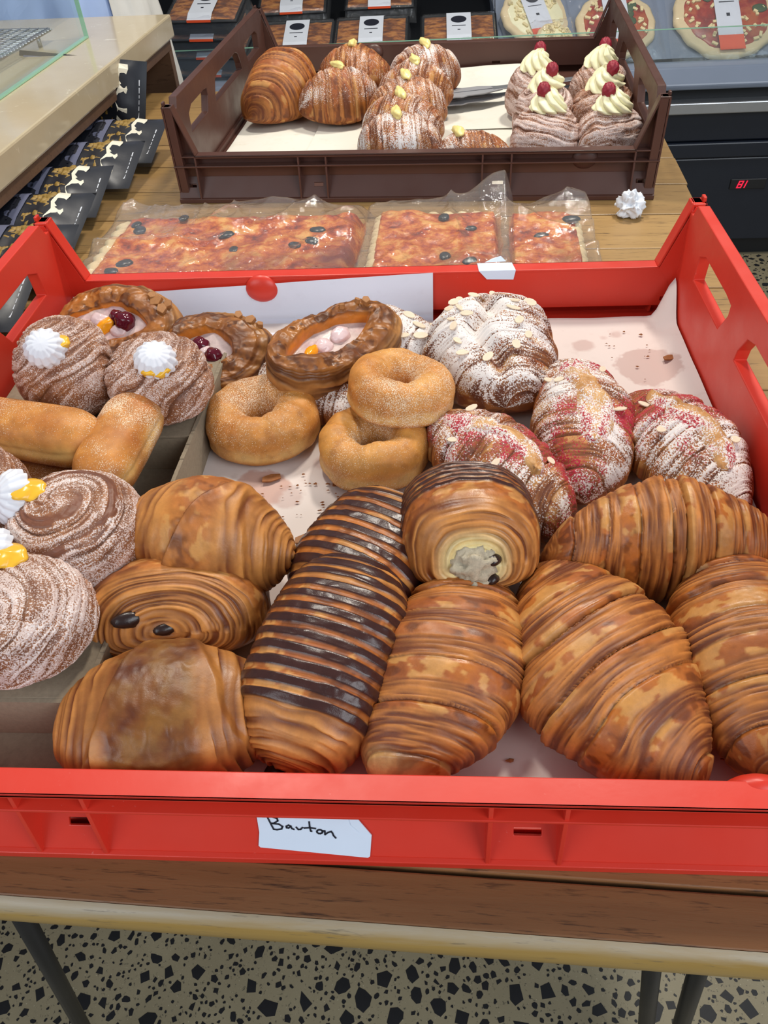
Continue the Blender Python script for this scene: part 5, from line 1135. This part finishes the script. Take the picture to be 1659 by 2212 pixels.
tg = thing('serving_tongs', 'steel serving tongs with scalloped grey heads lying on paper in the brown crate', 'tongs', (0.472, 1.335, 0.022), (0, 0, radians(14))); tg.scale = (1.1, 1.1, 1.1)
for s in (0, 1):
    mb = MB(); z = 0.003+0.011*s
    o = [(-.0, .022*sin(radians(a))) for a in ()]
    pts = [(.075, -.009)] + [(.040, -.020)] + [(-.004+.036*cos(radians(a))*(1+.05*cos(radians(a*9))), .024*sin(radians(a))*(1+.06*cos(radians(a*9)))) for a in range(300, 59, -8)] + [(.040, .020), (.075, .009)]
    mb.prism(pts, [], 'z', z, z+.0022); mb.obj('scalloped_head', M_RUBBER, tg, bevel=.0006)
    MB().prism([(-.010, -.003), (.06, -.003), (.06, .003), (-.010, .003)], [], 'z', z+.0022, z+.0034).obj('head_groove', M_RUBBER, tg)
    a = [(.060, -.009), (.26, -.006-.004*s), (.26, .006+.004*s), (.060, .009)]
    MB().prism(a, [], 'z', z+.001, z+.0026).obj('steel_arm', M_STEEL, tg, bevel=.0005)
MB().tube([(.262, -.010, .010), (.270, 0, .010), (.262, .010, .010)], .004, 8).obj('hinge', M_STEEL, tg)

# ------------------------------------------------------------------ shop worker behind the far end of the counter
def person():
    t = thing('person', 'person in a pale blue coat and white apron behind the counter glass', 'person', (-0.465, 1.915, -TZ), (0, 0, radians(20)))
    me = bpy.data.meshes.new('body')
    J = [((0, 0, .93), .13), ((0, .01, 1.10), .12), ((0, .01, 1.28), .135), ((0, 0, 1.40), .11), ((0, -.01, 1.48), .052), ((0, -.02, 1.56), .075), ((0, -.02, 1.65), .088), ((0, -.015, 1.71), .06),
         ((.17, 0, 1.40), .055), ((.21, .02, 1.14), .042), ((.12, -.15, 1.12), .030), ((.05, -.19, 1.17), .028), ((-.17, 0, 1.40), .055), ((-.21, .02, 1.14), .042), ((-.12, -.16, 1.10), .030), ((-.05, -.20, 1.13), .028),
         ((.095, 0, .86), .085), ((.10, -.01, .48), .058), ((.10, .02, .09), .042), ((.11, -.10, .035), .034), ((-.095, 0, .86), .085), ((-.10, -.01, .48), .058), ((-.10, .02, .09), .042), ((-.11, -.10, .035), .034)]
    E = [(0, 1), (1, 2), (2, 3), (3, 4), (4, 5), (5, 6), (6, 7), (3, 8), (8, 9), (9, 10), (10, 11), (3, 12), (12, 13), (13, 14), (14, 15), (0, 16), (16, 17), (17, 18), (18, 19), (0, 20), (20, 21), (21, 22), (22, 23)]
    v = [j[0] for j in J]; R = [j[1] for j in J]
    for s, hx in ((1, 11), (-1, 15)):
        b = Vector(J[hx][0])
        for k, (dx, l) in enumerate(((-.026, .062), (-.009, .075), (.009, .070), (.026, .055), (-.040*1, .045))):
            i = len(v); v.append(tuple(b+Vector((dx*.8, -.030, -.012)))); v.append(tuple(b+Vector((dx, -.030-l*.55, -.022)))); v.append(tuple(b+Vector((dx, -.030-l*.75, -.022-l*.45)))); R += [.009, .0085, .007]
            E += [(hx, i), (i, i+1), (i+1, i+2)]
    me.from_pydata(v, E, []); o = link('body', me, plain('skin', srgb(206, 158, 130), .5, .06), t)
    sk = o.modifiers.new('skin', 'SKIN'); sk.use_smooth_shade = True
    for i, q in enumerate(R): me.skin_vertices[0].data[i].radius = (q, q*(.8 if i in (0, 1, 2, 3) else 1))
    me.skin_vertices[0].data[0].use_root = True
    sb = o.modifiers.new('sub', 'SUBSURF'); sb.levels = 1; sb.render_levels = 2
    M_COAT = plain('pale_blue_cotton', srgb(180, 202, 244), .85, .05, 20, .1); M_APR = plain('white_cotton', srgb(224, 220, 212), .85, .05, 20, .1)
    def robe(a0, a1, z0, z1, k, nm, mt, wrap):
        th = np.linspace(a0, a1, 150, endpoint=not wrap); zz = np.linspace(z0, z1, 60); Z_, B = np.meshgrid(zz, th, indexing='ij')
        r = np.interp(Z_, [.40, .80, 1.0, 1.15, 1.35, 1.43, 1.47], [.245, .225, .205, .185, .205, .17, .08])*k
        fo = sm(1.15, .6, Z_)*.022*np.sin(B*9+3*fbm(np.stack([np.cos(B), np.sin(B), Z_*1.5], -1), 1.5, 2, 3)) + .008*fbm(np.stack([np.cos(B), np.sin(B), Z_], -1), 5, 3, 6)
        link(nm, grid(nm, np.stack([(r+fo)*np.cos(B), (r*.74+fo)*np.sin(B), Z_], -1), wrap=wrap), mt, t)
    robe(0, 2*pi, .42, 1.47, 1.0, 'coat', M_COAT, True)
    robe(-0.95, .15, .50, 1.02, 1.045, 'apron', M_APR, False)
    for s in (1, -1):
        MB().tube([(.165*s, 0, 1.41), (.19*s, .01, 1.30), (.212*s, .02, 1.14), (.150*s, -.11, 1.12)], [.066, .062, .054, .050], 14).obj('sleeve', M_COAT, t)
        MB().tube([(.095*s, 0, .60), (.10*s, 0, .45), (.10*s, .02, .08)], [.085, .075, .06], 14).obj('trouser_leg', M_NAVY, t)
        link('shoe', blob(.06, 2, .05, (.8, 2.0, .62), 14), M_BLACK, t, (.108*s, -.06, .036))
        link('eye', blob(.012, 1, 0, (1, .6, .8), 10), M_WHITE, t, (.032*s, -.098, 1.635)); link('ear', blob(.03, 1, .1, (.35, .6, 1), 10), o.data.materials[0], t, (.086*s, -.015, 1.625))
    link('nose', blob(.016, 2, .1, (.8, 1.1, 1.3), 10), o.data.materials[0], t, (0, -.112, 1.605)); link('mouth', blob(.022, 2, .1, (1.1, .35, .3), 10), M_BERRY, t, (0, -.092, 1.567))
    link('hair', blob(.105, 5, .12, (.92, 1.0, .85), 20), plain('dark_hair', srgb(50, 36, 28), .6, .2, 120, .4), t, (0, .012, 1.70))
person()
bpy.context.view_layer.update()
